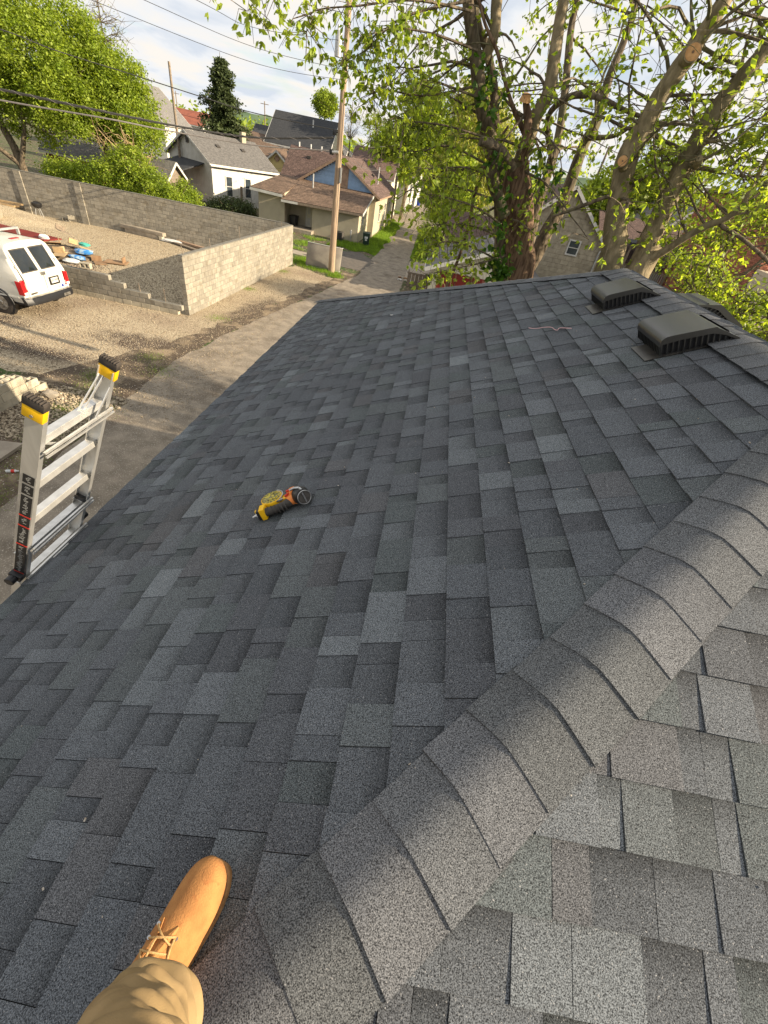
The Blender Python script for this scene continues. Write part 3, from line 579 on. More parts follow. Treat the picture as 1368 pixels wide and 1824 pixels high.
# ================================================================ LADDER
near_t, far_t = Vector((-1.421,1.330,5.544)), Vector((-1.411,1.770,5.549))
ld = thing('ladder', 'aluminium multi position ladder with yellow and black end caps leaning on the eave', 'ladder', (-4.0,1.55,0))
lb_n, lb_f = Vector((-3.98,1.24,.02)), Vector((-3.98,1.90,.02))
def lp(tn_, d, off=0, yoff=0):                                        # point d metres down the rail from its top; off = towards the roof
    t, b = tn_; dr = (b-t).normalized(); nr = Vector((-dr.z, 0, dr.x)); nr = nr if nr.x > 0 else -nr
    return t+dr*d+nr*off+Vector((0,yoff,0))
NR, FR = (near_t, lb_n), (far_t, lb_f); LN = (lb_n-near_t).length
nrm_ = Vector((0,1,0)).cross((lb_n-near_t).normalized()); nrm_ = nrm_ if nrm_.x > 0 else -nrm_
for tn_, sg in ((NR, 1), (FR, -1)):
    for (d0, d1, sh) in ((0.0, 1.02, 0), (1.02, LN, sg*.012)):
        r = MB(); a, b = lp(tn_, d0, 0, sh), lp(tn_, d1, 0, sh)
        r.bar(a, b, .0035, .070, up=nrm_)
        for o in (-.0335, .0335): r.bar(a+nrm_*o+Vector((0,sg*.013,0)), b+nrm_*o+Vector((0,sg*.013,0)), .026, .0035, up=nrm_)
        r.build('rail', MT['alu'], ld)
    r = MB(); a, b = lp(tn_, -.012), lp(tn_, .052); r.bar(a, b, .032, .082, up=nrm_); c1 = r.build('end_cap', MT['capyellow'], ld, bevel=.006)
    r = MB(); a, b = lp(tn_, -.046), lp(tn_, -.010); r.bar(a, b, .036, .084, up=nrm_)
    for k in range(7): r.bar(lp(tn_, -.050, -.036+k*.012, -.018), lp(tn_, -.050, -.036+k*.012, .018), .006, .008, up=(0,0,1))
    r.build('rubber_pad', MT['rubber'], c1, bevel=.003)
    r = MB(); p = lp(tn_, .03); r.tube([p+Vector((0,-.021*sg,0)), p+Vector((0,-.018*sg,0))], .007, 10); r.build('bolt', MT['steel'], c1)
for d in (.20, .50, .78, 1.06, 1.36, 1.66, 1.96, 2.26, 2.56, 2.86, 3.16, 3.46, 3.76, 4.06, 4.36, 4.66):
    r = MB(); a, b = lp(NR, d, -.012), lp(FR, d, -.012); r.bar(a+Vector((0,.002,0)), b-Vector((0,.002,0)), .046, .004, up=(0,0,1)); r.bar(a+Vector((.022,.002,-.015)), b+Vector((.022,-.002,-.015)), .004, .030, up=(0,0,1)); r.bar(a+Vector((-.022,.002,-.012)), b+Vector((-.022,-.002,-.012)), .004, .024, up=(0,0,1))
    r.build('rung', MT['alu'], ld)
for d in (.22, .98, 1.26):
    r = MB(); a, b = lp(NR, d, .052), lp(FR, d, .052); r.bar(a, b, .012, .010); r.bar(a+Vector((.002,0,-.020)), b+Vector((.002,0,-.020)), .008, .008); r.build('crossbar', MT['alu'], ld)
for p, q in ((lp(FR,.05,-.03,-.006), lp(FR,.22,-.02,-.16)), (lp(FR,.07,.03,-.006), lp(FR,.22,.05,-.13)), (lp(NR,.21,-.02,.01), lp(NR,.24,.05,.11)), (lp(FR,.05,-.012,-.006), lp(FR,.21,-.005,-.14))):
    r = MB(); r.bar(p, q, .014, .004, up=nrm_); r.build('brace', MT['alu'], ld)
r = MB(); r.bar(lp(FR, 1.00, 0, -.010), lp(FR, 1.03, 0, -.010), .034, .075, up=nrm_); r.build('slider_lock', MT['black'], ld, bevel=.003)
dd_ = .40
for hgt_, red in ((.055,0),(.065,0),(.15,1),(.07,1),(.15,1),(.26,1)):
    r = MB(); r.bar(lp(NR, dd_, .004, -.0028), lp(NR, dd_+hgt_, .004, -.0028), .0016, .050, up=nrm_); lab = r.build('warning_label', MT['sticker'], ld)
    w_ = MB(); q = dd_+.012
    while q < dd_+hgt_-.012:
        l_ = random.uniform(.016,.034); o_ = random.uniform(-.014,-.002); w_.bar(lp(NR, q, .004+o_-l_/2+.012, -.0040), lp(NR, q, .004+o_+l_/2+.004, -.0040), .0006, .0022, up=(lb_n-near_t).normalized()); q += random.choice((.008,.010,.013))
    w_.build('fine_print', MT['galv'], lab)
    if red: w_ = MB(); w_.bar(lp(NR, dd_+hgt_+.003, .004, -.0030), lp(NR, dd_+hgt_+.010, .004, -.0030), .0016, .054, up=nrm_); w_.build('red_band', MT['red'], lab)
    dd_ += hgt_+.014
r = MB(); a = lp(NR, 1.25, 0, -.012); r.bar(a-nrm_*.03, a+nrm_*.035, .040, .05, up=(0,0,1)); r.tube([a+Vector((0,-.02,-.0)), a+Vector((0,-.055,0))], .026, 12); r.build('hinge_lock', MT['black'], ld, bevel=.004)
r = MB(); a = lp(FR, 1.25, 0, .014); r.tube([a, a+Vector((0,.04,0))], .026, 12); r.build('hinge_lock', MT['black'], ld)
# small things lying on the roof
mb = MB(); pts = [(0.841,3.559,5.674), (0.883,3.502,5.694), (0.929,3.486,5.716), (0.973,3.441,5.738), (0.984,3.372,5.743), (0.997,3.345,5.749), (1.020,3.379,5.760), (1.077,3.308,5.787)]
mb.tube([Vector(p)+Nv*.012 for p in smoothpath(pts, 4)], .0025, 5); mb.build('string', mat('pink_string', (.72,.45,.45), rough=.8), label='short pinkish string lying on the shingles below the nearer vent', cat='string')
mb = MB(frame(Vector((-0.377,5.348,5.090))+Nv*.012, (1,.3,0), Nv)); mb.box((0,0,0), (.035,.02,.004)); mb.box((.022,.012,.004), (.02,.014,.012)); mb.build('paper_scrap', MT['bagwhite'], label='tiny white scrap of paper on the far part of the roof', cat='paper scrap')
# ================================================================ BLOCK WALLS
def block_mesh(lx, ly, lz, name='block', holes=0):
    mb = MB(); mb.box((0,0,0), (lx,ly,lz)); o = mb.build(name, MT['block'], bevel=0)
    import bmesh
    bm = bmesh.new(); bm.from_mesh(o.data); bmesh.ops.bevel(bm, geom=list(bm.edges), offset=.009, segments=1, affect='EDGES'); bm.to_mesh(o.data); bm.free()
    me = o.data; bpy.data.objects.remove(o); return me
BM = block_mesh(.392, .19, .193); BH = block_mesh(.190, .19, .193); BMp = BM.copy(); BMp.materials[0] = MT['newblock']
def piece(me, name, parent, p, rz=0, tilt=(0,0)):
    o = bpy.data.objects.new(name, me); C.objects.link(o); o.parent = parent; o.location = Vector(p)-rootloc(parent) if parent else p; o.rotation_euler = (tilt[0], tilt[1], rz); return o
def wall(name, label, a, b, rows, mask=None, limit=299, score=None, pale_base=False, base_z=.0):
    a, b = Vector((*a,0)), Vector((*b,0)); d = b-a; ln = d.length; d.normalize(); rz = math.atan2(d.y, d.x); n = int(ln/.406)
    th = thing(name, label, 'wall', tuple(a)); cells = []
    for r in range(rows):
        off = 0 if r % 2 == 0 else .203
        k = 0
        while off+k*.406+.39 < ln+.05:
            q = off+k*.406+.2; k += 1
            if mask and not mask(q, r): continue
            cells.append((q, r, 0))
        if off and (not mask or mask(.1, r)): cells.append((.1, r, 1))
        last = max([c[0] for c in cells if c[1] == r and not c[2]] or [0])+.2
        if not mask and n*.406+.4-last > .19 and last+.19 < ln+.1: cells.append((last+.103, r, 1))
    cen = Vector((0,0,6.5))
    cells.sort(key=lambda c: (a+d*c[0]+Vector((0,0,c[1]*.203+.1))-cen).length)
    restb = MB()
    nr = Vector((-d.y, d.x, 0))
    for i, (q, r, half) in enumerate(cells):
        p = a+d*q+Vector((0,0,base_z+r*.206+.1))+nr*random.uniform(-.004,.004)
        if i < limit:
            o = piece(BH if half else (BMp if (pale_base and r == 0) else BM), 'block', th, p, rz)
        else: restb.box(p, (.392 if not half else .19,.19,.193), Matrix.Rotation(rz, 3, 'Z'))
    if restb.v: restb.build('block_field', MT['block'], th, kind='stuff')
    mo = MB()
    for r in range(rows):
        qs = [c[0] for c in cells if c[1] == r]
        if qs: mo.bar((a+d*(min(qs)-.08)+Vector((0,0,base_z+r*.206+.1))), (a+d*(max(qs)+.08)+Vector((0,0,base_z+r*.206+.1))), .174, .207)
    mo.build('mortar', MT['mortar'], th)
    return th, a, d, ln
wr, a, d, ln = wall('block_wall', 'sunlit side of tall concrete block wall running along the alley gravel', (-10.1,18.2), (-9.75,32.25), 11)
tp = MB(); tp.bar(a+d*.02+Vector((0,0,2.285)), a+d*(ln-.2)+Vector((0,0,2.285)), .20, .03); tp.build('coping', MT['mortar'], wr)
def rebar(x, y, z, h, lab):
    mb = MB(); tx, ty = random.uniform(-.06,.06), random.uniform(-.06,.06); mb.tube([(x,y,z),(x+tx*.5,y+ty*.5,z+h*.5),(x+tx,y+ty,z+h)], .014, 6); mb.build('rebar', MT['oldwood'], label=lab, cat='rebar', group='steel rods sticking out of the block walls')
for q, lb in ((.3,'steel rod standing at the near corner on top of the tall sunlit wall'),(2.6,'steel rod on the tall sunlit wall just past its near corner'),(5.8,'longest steel rod near the middle of the tall sunlit wall top'),(9.2,'steel rod on the sunlit wall top beyond the middle'),(12.0,'steel rod near the far end of the sunlit wall top')):
    p = a+d*q; rebar(p.x, p.y, 2.28, .34 if q != 5.8 else .55, lb)
wb, a, d, ln = wall('block_wall', 'long shaded grey concrete block wall at the back of the gravel yard', (-9.98,32.35), (-31.5,30.55), 11)
tp = MB(); tp.bar(a+Vector((0,0,2.285)), a+d*ln+Vector((0,0,2.285)), .20, .03); tp.build('coping', MT['mortar'], wb)
for q in (13.6, 17.3):
    mb = MB()
    for r in range(11): mb.box(a+d*q+Vector((0,-.05,.1+r*.206)), (.40,.24,.197), Matrix.Rotation(math.atan2(d.y,d.x),3,'Z'))
    mb.build('pilaster', MT['block'], wb)
def stepmask(q, r):
    lim = {0: 99, 1: 4.75, 2: 3.15, 3: 2.25, 4: 1.85, 5: 1.35}[r]; q = q
    return q < lim+.0
# low unfinished wall: counted from its left (far) end towards the tall wall
def lowmask(q, r): return q < {0: 7.0, 1: 6.75, 2: 5.15, 3: 4.1, 4: 3.7}[r]
wl2, a, d, ln = wall('low_block_wall', 'low unfinished stepped block wall in front of the yard beside the van', (-16.9,18.1), (-10.2,18.1), 5, mask=lowmask, pale_base=True)
rebar(-12.0,18.1,.40,.55,'steel rod standing in the stepped low wall, left of the pair'); rebar(-10.95,18.1,.40,.55,'steel rod standing in the low wall next to the tall wall corner')
def holed(name, p, rz, tilt=0, mat_=None, parent=None, **kw):
    M = Matrix.Translation(Vector(p)) @ Matrix.Rotation(rz, 4, 'Z') @ Matrix.Rotation(tilt, 4, 'X'); mb = MB(M)
    for y in (-.082,.082): mb.box((0,y,0), (.396,.030,.194))
    for x in (-.182,0,.182): mb.box((x,0,0), (.032,.134,.192))
    return mb.build(name, mat_ or MT['newblock'], parent, **kw)
holed('concrete_block', (-14.25,18.15,1.13+.06), .15, math.pi/2, label='loose hollow block lying on its side on top of the low wall', cat='concrete block')
# ---------------------------------------------------------------- stack of blocks by the alley
def stackblk(p, rz, lab): 
    return holed('concrete_block', p, rz, label=lab, cat='concrete block', group='pale hollow blocks stacked beside the alley')
rows_ = [(0, 9.95, 7), (1, 9.75, 6), (2, 9.35, 4), (3, 8.55, 3)]
nm = ['bottom', 'second', 'third', 'top']; cnt = 0
ordn = ['first','second','third','fourth','fifth','sixth','seventh']
for r, y1, kk in rows_:
    for k in range(kk):
        y = y1-k*.405
        stackblk((-10.25+random.uniform(-.01,.01)-(.02*r), y, .10+r*.20), math.pi/2+random.uniform(-.03,.03), 'pale hollow block in the %s layer of the stack by the alley, %s from its far end, front row' % (nm[r], ordn[k]) if False else 'pale hollow block, %s from the far end, front row, %s layer of the stack' % (ordn[k], nm[r]))
    for k in range(kk):
        y = y1-k*.405-.1
        if r < 3: stackblk((-10.47-(.02*r), y, .10+r*.20), math.pi/2+random.uniform(-.03,.03), 'pale hollow block, %s from the far end, back row, %s layer of the stack' % (ordn[k], nm[r]))
def rock(name, p, s, m, seed, **kw):
    import bmesh
    bm = bmesh.new(); bmesh.ops.create_icosphere(bm, subdivisions=2, radius=1); r = random.Random(seed)
    for v in bm.verts: v.co = Vector((v.co.x*s[0], v.co.y*s[1], v.co.z*s[2]))*r.uniform(.78,1.12)
    me = bpy.data.meshes.new(name); bm.to_mesh(me); bm.free(); o = link(name, me, m); o.location = p; return setp(o, **kw)
rock('rock', (-9.75,9.75,.08), (.22,.16,.12), MT['concrete'], 3, label='large pale chunk of rock at the end of the block stack', cat='rock')
mb = MB(); mb.prism([(-9.15,6.3,.02),(-8.62,6.5,.02),(-8.66,7.45,.02),(-9.3,7.35,.02)], (0,0,0), (0,0,.07)); mb.build('concrete_slab', MT['concrete'], label='flat tan concrete slab on the ground left of the ladder', cat='slab')
bt = MB(frame((-8.15,6.5,.05), (.9,.35,0), (0,0,1))); bt.tube([(0,-.12,0),(0,-.10,0),(0,.05,0),(0,.09,0),(0,.12,0)], [.025,.035,.035,.016,.014], 12); o = bt.build('bottle', MT['bagwhite'], label='empty pale plastic bottle lying on the grass by the alley', cat='bottle', smooth=True)
bl_ = MB(frame((-8.15,6.5,.05), (.9,.35,0), (0,0,1))); bl_.tube([(0,-.02,0),(0,.045,0)], .0365, 12, cap=False); bl_.build('label_band', MT['red'], o)
for k, (x, y, lab) in enumerate(((-7.6,7.5,'blue and white scrap of litter on the dark dirt seen through the ladder'),(-7.9,6.9,'flattened pale paper scrap on the dirt seen through the ladder'),(-7.95,8.9,'white crumpled litter on the dirt right of the ladder'))):
    mb = MB(frame((x,y,.04), (1,k-.5,0), (0,0,1))); mb.box((0,0,0), (.10,.05,.012)); mb.box((.04,.03,.015), (.06,.05,.02), Matrix.Rotation(.5,3,'X')); mb.build('litter', (MT['tarp'],MT['bagwhite'],MT['bagwhite'])[k], label=lab, cat='litter')
# ---------------------------------------------------------------- things in the yard
def plank(p0, p1, w, h, lab, m=None, name='plank', cat='plank', group=None):
    mb = MB(); mb.bar(p0, p1, w, h); mb.build(name, m or MT['lumber'], label=lab, cat=cat, group=group)
lt = thing('concrete_lintel', 'pair of stacked concrete beams lying by the back wall', 'concrete beam', (-19.7,31.2,0))
mb = MB(); mb.bar((-21.2,31.35,.36), (-18.1,31.05,.36), .38, .20); mb.build('beam', MT['concrete'], lt, bevel=.01)
mb = MB(); mb.bar((-20.9,31.3,.13), (-18.5,31.05,.13), .26, .26); mb.build('beam', MT['concrete'], lt, bevel=.01)
mb = MB(); mb.box((-18.3,31.0,.13), (.22,.3,.26)); mb.build('spacer', MT['newblock'], lt)
plank((-17.5,30.9,.10), (-13.9,29.3,.10), .30, .07, 'brown weathered plank lying on the gravel by the back wall, front of two', MT['oldwood'], group='planks by the back wall')
plank((-17.4,31.4,.12), (-13.6,30.3,.12), .28, .09, 'paler brown plank lying against the back wall, rear of two', MT['plywood'], group='planks by the back wall')
rock('plastic_sheet', (-17.7,31.0,.08), (.75,.35,.12), MT['bagwhite'], 8, label='crumpled white plastic sheet at the left end of the planks', cat='plastic sheet')
for k, (x, y, z, lab) in enumerate(((-24.6,30.7,.12,'lower grey block lying on the yard gravel at the wall pilaster'),(-24.3,30.75,.30,'upper tilted block resting on another at the wall pilaster'))):
    holed('concrete_block', (x,y,z), .3+k*.7, math.pi/2*(k == 0)+.2*k, MT['block'], label=lab, cat='concrete block')
# grey leaning slabs and lumber at the far left
for k, (x, y) in enumerate(((-27.6,27.6),(-26.6,27.3),(-25.9,27.1))):
    mb = MB(); mb.bar((x-.35,y+.2,.0), (x+.1,y-.1,1.15), .5, .12, up=(1,0,.3)); mb.build('concrete_slab', MT['concrete'], label=('leftmost','middle','rightmost')[k]+' of three grey slabs leaning upright behind the van', cat='slab', group='grey slabs leaning behind the van')
for k in range(7):
    plank((-31.2+k*.15,28.2+.3*k,.15+.12*(k//2)), (-27.9+k*.12,29.3+.18*k,.15+.12*(k//2)), .22, .09, 'tan board in the lumber pile at the yard\'s far left, %s up' % ('lowest','next to lowest','third','fourth','fifth','sixth','topmost')[k], MT['lumber'], group='boards of the lumber pile')
plank((-30.2,27.4,.1), (-29.2,29.6,1.15), .16, .08, 'long tan board leaning diagonally on the lumber pile', MT['lumber'])
wk = thing('grill', 'small black kettle grill on thin legs by the back wall', 'grill', (-26.0,30.2,0))
mb = MB(); mb.tube([(-26.0,30.2,.55),(-26.0,30.2,.66),(-26.0,30.2,.82),(-26.0,30.2,.90)], [.16,.28,.28,.10], 16); mb.build('bowl', MT['black'], wk, smooth=True)
for a_ in (0,2.1,4.2): mb = MB(); mb.tube([(-26+.12*math.cos(a_),30.2+.12*math.sin(a_),.58),(-26+.26*math.cos(a_),30.2+.26*math.sin(a_),.0)], .018, 6); mb.build('leg', MT['galv'], wk)
# low mound of gravel in the yard
def mound(name, cx_, cy_, rx, ry, h, m, **kw):
    V = []; n = 22
    for j in range(n):
        for i in range(n):
            u, v = i/(n-1)*2-1, j/(n-1)*2-1; r = min(1, math.hypot(u, v)); V.append((cx_+u*rx, cy_+v*ry, h*(math.cos(r*math.pi)*.5+.5)**.8*random.uniform(.88,1.1)-.01))
    F = [(j*n+i, j*n+i+1, (j+1)*n+i+1, (j+1)*n+i) for j in range(n-1) for i in range(n-1)]
    return npmesh(name, np.array(V), np.array(F), m, smooth=True, **kw)
mound('gravel_mound', -27.3, 28.6, 4.4, 2.1, .55, MT['yard'], kind='stuff')
mb = MB(); mb.bar((-25.6,25.1,.25), (-20.6,24.3,.33), 1.1, .05); mb.build('red_board', MT['redpaint'], label='dark red sheet lying behind the van roof', cat='board')
# scrap heap: cardboard, bags, boards
r_ = random.Random(4)
labs = ['crumpled brown cardboard at the left end of the scrap heap','torn cardboard flap on the front of the scrap heap','tan cardboard sheet lying flat right of the blue bags','orange brown board low in the scrap heap','brown box half crushed in the middle of the scrap heap','dark brown scrap under the cardboard of the heap','upright pointed scrap of grey board on the heap','narrow tan board across the scrap heap','small cardboard piece farthest right of the heap']
pos_ = [(-20.3,23.8,.3),(-19.3,22.6,.25),(-17.2,23.0,.05),(-19.4,21.8,.2),(-19.0,24.1,.35),(-20.6,22.6,.2),(-20.6,25.3,.6),(-18.6,22.1,.3),(-16.7,23.6,.08)]
for k, (x, y, z) in enumerate(pos_):
    mb = MB(Matrix.Translation((x,y,z)) @ Matrix.Rotation(r_.uniform(0,3),4,'Z') @ Matrix.Rotation(r_.uniform(-.5,.5) if z > .1 else .03,4,'X'))
    mb.box((0,0,0), (r_.uniform(.6,1.1), r_.uniform(.35,.7), .03)); mb.box((.35,.1,.12), (.05,.45,.25)); mb.build('cardboard', (MT['cardboard'],MT['lumber'],MT['cardboard'])[k % 3] if k != 6 else MT['oldwood'], label=labs[k], cat='cardboard', group='scraps in the yard heap')
rock('cement_bag', (-18.2,23.3,.34), (.55,.32,.13), MT['tarp'], 11, label='bright blue and white bag on top of the scrap heap', cat='bag')
rock('cement_bag', (-18.1,22.6,.18), (.50,.28,.12), MT['tarp'], 12, label='pale blue printed bag lying in front of the bright blue one', cat='bag')
rock('cement_bag', (-18.0,22.0,.13), (.48,.25,.11), MT['bagwhite'], 13, label='white bag at the front of the scrap heap', cat='bag')
rock('cement_bag', (-19.3,24.9,.28), (.34,.22,.10), mat('teal_plastic', (.08,.42,.34)), 14, label='teal plastic lid lying behind the blue bag', cat='plastic lid')
rock('white_bucket', (-21.0,24.2,.35), (.28,.22,.2), MT['bagwhite'], 15, label='white bucket shape at the left of the scrap heap', cat='bucket')
rock('soil_heap', (-19.6,23.2,.02), (1.9,1.5,.30), MT['dirt'], 17, label='dark soil mound under the cardboard and bags', cat='soil heap')
stones('rubble', 1500, blob([(-18.6,21.3,1.6),(-17.4,21.6,1.2),(-19.8,22.6,1.6)]), .02, .07, MT['oldwood'])
# ================================================================ VAN (rear towards +X)
vx, vy = -13.92, 15.68
van = thing('van', 'white cargo van parked with its rear doors towards the alley', 'van', (-16.5, vy, 0))
def VS(x): return x                                                    # stations along the van: distance forward from the rear bumper plane
half = 1.0; prof_t = [(.44,.93),(.60,.985),(.95,1.0),(1.15,.985),(1.32,.965),(1.70,.90),(1.90,.84),(1.99,.72),(2.04,.40),(2.05,0)]
def ring(fwd, lean, nose=0, top=1):
    pts = []
    full = [( -w, z) for z, w in prof_t]+[(w, z) for z, w in prof_t[::-1][1:]]
    for w, z in full:
        zz_ = .44+(z-.44)*top; x = fwd+lean*max(0, z-1.12)
        pts.append((vx-x, vy+w*half*(1-nose), zz_))
    return pts
st = [(.16,.42,0,1),(.20,.36,0,1),(.6,.06,0,1),(1.5,0,0,1),(3.2,0,0,1),(3.9,0,0,1),(4.35,.55,.01,.99),(4.75,.2,.03,.52),(5.3,.05,.10,.43)]
vs = []; 
for f_, l_, n_, t_ in st: vs += ring(f_, l_, n_, t_)
n = len(prof_t)*2-1; fs = [(r*n+i, r*n+i+1, (r+1)*n+i+1, (r+1)*n+i) for r in range(len(st)-1) for i in range(n-1)]+[tuple(range(n)), tuple((len(st)-1)*n+i for i in range(n))[::-1]]
mb = MB(); mb.add(vs, fs); vb = mb.build('body', MT['vanwhite'], van, smooth=True, bevel=.03)
mb = MB(); mb.bar((vx-.3,vy,.46),(vx-5.2,vy,.46),1.86,.16); mb.build('underbody', MT['black'], van)
def rear(y, z, out=0): return Vector((vx-.16-.42*max(0, z-1.12)+out, vy+y, z))
for sg, nm_ in ((-1,'door'),(1,'door')):
    y0, y1 = (-.80,-.012) if sg < 0 else (.012,.80)
    q = MB(); tpz = 1.90
    P = [rear(y0,.62),rear(y1,.62),rear(y1,1.12),rear(y1,tpz),rear(y0*(.93 if sg<0 else 1),tpz),rear(y0,1.12)] if sg < 0 else [rear(y0,.62),rear(y1,.62),rear(y1,1.12),rear(y1*.93,tpz),rear(y0,tpz),rear(y0,1.12)]
    n6 = len(P); q.add(P+[p+Vector((.022,0,0)) for p in P], [(6,7,8,11),(11,8,9,10)]+[(i,(i+1)%6,6+(i+1)%6,6+i) for i in range(6)])
    dr = q.build('door', MT['vanwhite'], van, bevel=.006)
    wz0, wz1 = 1.30, 1.84; ya_, yb_ = (-.70,-.10) if sg < 0 else (.08,.66)
    g = MB(); g.prism([rear(ya_,wz0,.024), rear(yb_,wz0,.024), rear(yb_*1.0,wz1,.024), rear(ya_*.95,wz1,.024)], (0,0,0), (.008,0,0)); g.build('window', MT['glass'], dr, bevel=.003); g = MB(); g.prism([rear(ya_-.03,wz0-.03,.020), rear(yb_+.03,wz0-.03,.020), rear(yb_+.03,wz1+.03,.020), rear(ya_*.95-.03,wz1+.03,.020)], (0,0,0), (.006,0,0)); g.build('window_seal', MT['grip'], dr); g = MB(); g.bar(rear(y0+.02,1.10,.023), rear(y1-.02,1.10,.023), .012, .006); [g.box(rear(-.81 if sg < 0 else .81, z_, .02), (.03,.03,.09)) for z_ in (.80,1.45)]; g.build('hinge', MT['galv'], dr, kind='stuff')
for y, l_, w_, h_, z_ in ((0.0,.02,.16,.10,1.16),):
    q = MB(); q.box(rear(y,1.18,.032), (.03,.20,.10)); q.build('handle', MT['chrome'], van, bevel=.006)
q = MB(); q.box(rear(.36,.92,.030), (.02,.44,.24)); pf = q.build('plate_frame', MT['black'], van, bevel=.004)
q = MB(); q.box(rear(.36,.93,.043), (.006,.30,.155)); pl = q.build('license_plate', MT['white'], pf)
text('JZL 1839', .075, Matrix.Translation(rear(.36,.93,.047)) @ Matrix(((0,0,1,0),(1,0,0,0),(0,1,0,0),(0,0,0,1))), MT['wire'], pf)
q = MB(); q.box(rear(-.60,.70,.026), (.012,.26,.045)); q.build('badge', MT['grip'], van)
q = MB(); q.tube([rear(.66,.71,.022), rear(.66,.71,.032)], .045, 14); o = q.build('badge', MT['bluebin'], van); 
q = MB(); q.box(rear(.50,.69,.026), (.012,.10,.03)); q.build('badge', MT['galv'], van)
for sg in (-1,1):
    q = MB(); q.add([Vector((vx-.13,vy+sg*(.83),.70)), Vector((vx-.13,vy+sg*.995,.70)), Vector((vx-.13,vy+sg*1.0,1.08)), Vector((vx-.13,vy+sg*.85,1.12)),
        Vector((vx-.30,vy+sg*1.0,.70)), Vector((vx-.30,vy+sg*1.008,1.10)), Vector((vx-.20,vy+sg*.83,.70)), Vector((vx-.20,vy+sg*.85,1.12))], [(0,1,2,3),(1,4,5,2),(0,3,7,6),(2,5,7,3),(0,6,4,1)])
    tl = q.build('taillight', MT['taillight'], van, bevel=.005)
    q = MB(); q.box((vx-.122,vy+sg*.915,.75), (.016,.135,.07)); q.build('reverse_lens', MT['white'], tl)
    for z_ in (.86,.98): q = MB(); q.tube([(vx-.135,vy+sg*.915,z_),(vx-.122,vy+sg*.915,z_)], .035, 12); q.build('lens', MT['taillight'], tl)
q = MB(); bp_ = [(0,-1.02,.50),(0,1.02,.50)]
for k in range(12):
    y0, y1 = -1.02+k*.17, -1.02+(k+1)*.17; bow = lambda y: .07*(1-(y/1.02)**2)-(.10 if abs(y) > .98 else 0)
    q.add([(vx-.12+bow(y0)*.9+dx,vy+y0,z) for dx, z in ((0,.42),(.10,.42),(.10,.50),(.03,.62),(-.06,.63))]+[(vx-.12+bow(y1)*.9+dx,vy+y1,z) for dx, z in ((0,.42),(.10,.42),(.10,.50),(.03,.62),(-.06,.63))], [(i,i+1,6+i,5+i) for i in range(4)]+[(0,1,2,3,4),(5,6,7,8,9)])
bu = q.build('bumper', MT['black'], van, smooth=True)
q = MB(); q.add([(vx-.13,vy-.98,.632),(vx-.02,vy-.95,.632),(vx+.0,vy+.0,.636),(vx-.02,vy+.95,.632),(vx-.13,vy+.98,.632),(vx-.15,vy,.636)], [(0,1,2,3,4,5)]); q.build('step_strip', MT['chrome'], bu)
q = MB(); q.box((vx+.043,vy+.55,.50), (.006,.30,.09)); q.build('step_pad', MT['chrome'], bu)
q = MB(); q.box((vx-.75,vy,2.045), (.10,.30,.04)); q.build('brake_light', MT['taillight'], van, bevel=.005)
# roof rack with two bars and a strip
for k, x_ in enumerate((1.3,2.9,4.0)):
    q = MB(); q.bar((vx-x_,vy-.86,2.17),(vx-x_,vy+.86,2.17),.07,.05); q.box((vx-x_,vy-.84,2.07),(.08,.05,.18)); q.box((vx-x_,vy+.84,2.07),(.08,.05,.18)); q.build('rack_bar', MT['galv'], van)
q = MB(); q.bar((vx-1.0,vy-.55,2.23),(vx-4.3,vy-.45,2.23),.09,.06); q.bar((vx-1.0,vy-.25,2.23),(vx-4.3,vy-.15,2.23),.09,.06); q.build('ladder_rail', MT['alu'], van)
for x_, in ((1.05,),(4.45,)):
    for sg in (-1,1):
        c = Vector((vx-x_,vy+sg*.86,.36)); q = MB(); q.tube([c-Vector((0,.12*sg,0)),c+Vector((0,.138*sg,0))], .36, 32); wh = q.build('wheel', MT['rubber'], van, smooth=True, bevel=.03)
        q = MB(); q.tube([c+Vector((0,sg*.10,0)),c+Vector((0,sg*.146,0))], .225, 24); q.tube([c+Vector((0,sg*.14,0)),c+Vector((0,sg*.17,0))], [.09,.06], 16)
        for k in range(8): a_ = k*math.pi/4; q.bar(c+Vector((math.cos(a_)*.08,sg*.150,math.sin(a_)*.08)), c+Vector((math.cos(a_)*.21,sg*.150,math.sin(a_)*.21)), .05, .012, up=(0,sg,0))
        q.build('rim', MT['chrome'], wh)
        q = MB(); q.tube([c+Vector((0,sg*.130,0))+Vector((math.cos(t),0,math.sin(t)))*.43 for t in [i*math.pi/10 for i in range(11)]], .035, 8); q.build('wheel_arch', MT['black'], van, smooth=True)
        q = MB(); q.tube([c+Vector((0,sg*.02,0)),c+Vector((0,sg*.127,0))], .43, 24); q.build('wheel_well', MT['black'], van)
for sg in (-1,1):
    q = MB(); q.bar((vx-.35,vy+sg*1.0,.62),(vx-4.9,vy+sg*.995,.62),.015,.05); q.build('side_moulding', MT['vanwhite'], van)
    q = MB(); q.add([(vx-3.7,vy+sg*.972,1.25),(vx-4.45,vy+sg*.962,1.25),(vx-4.35,vy+sg*.90,1.75),(vx-3.7,vy+sg*.905,1.78)],[(0,1,2,3)]); q.build('side_window', MT['glass'], van)

van.scale = (1.13,1.13,1.13); van.location.x -= .33; van.location.y -= .03
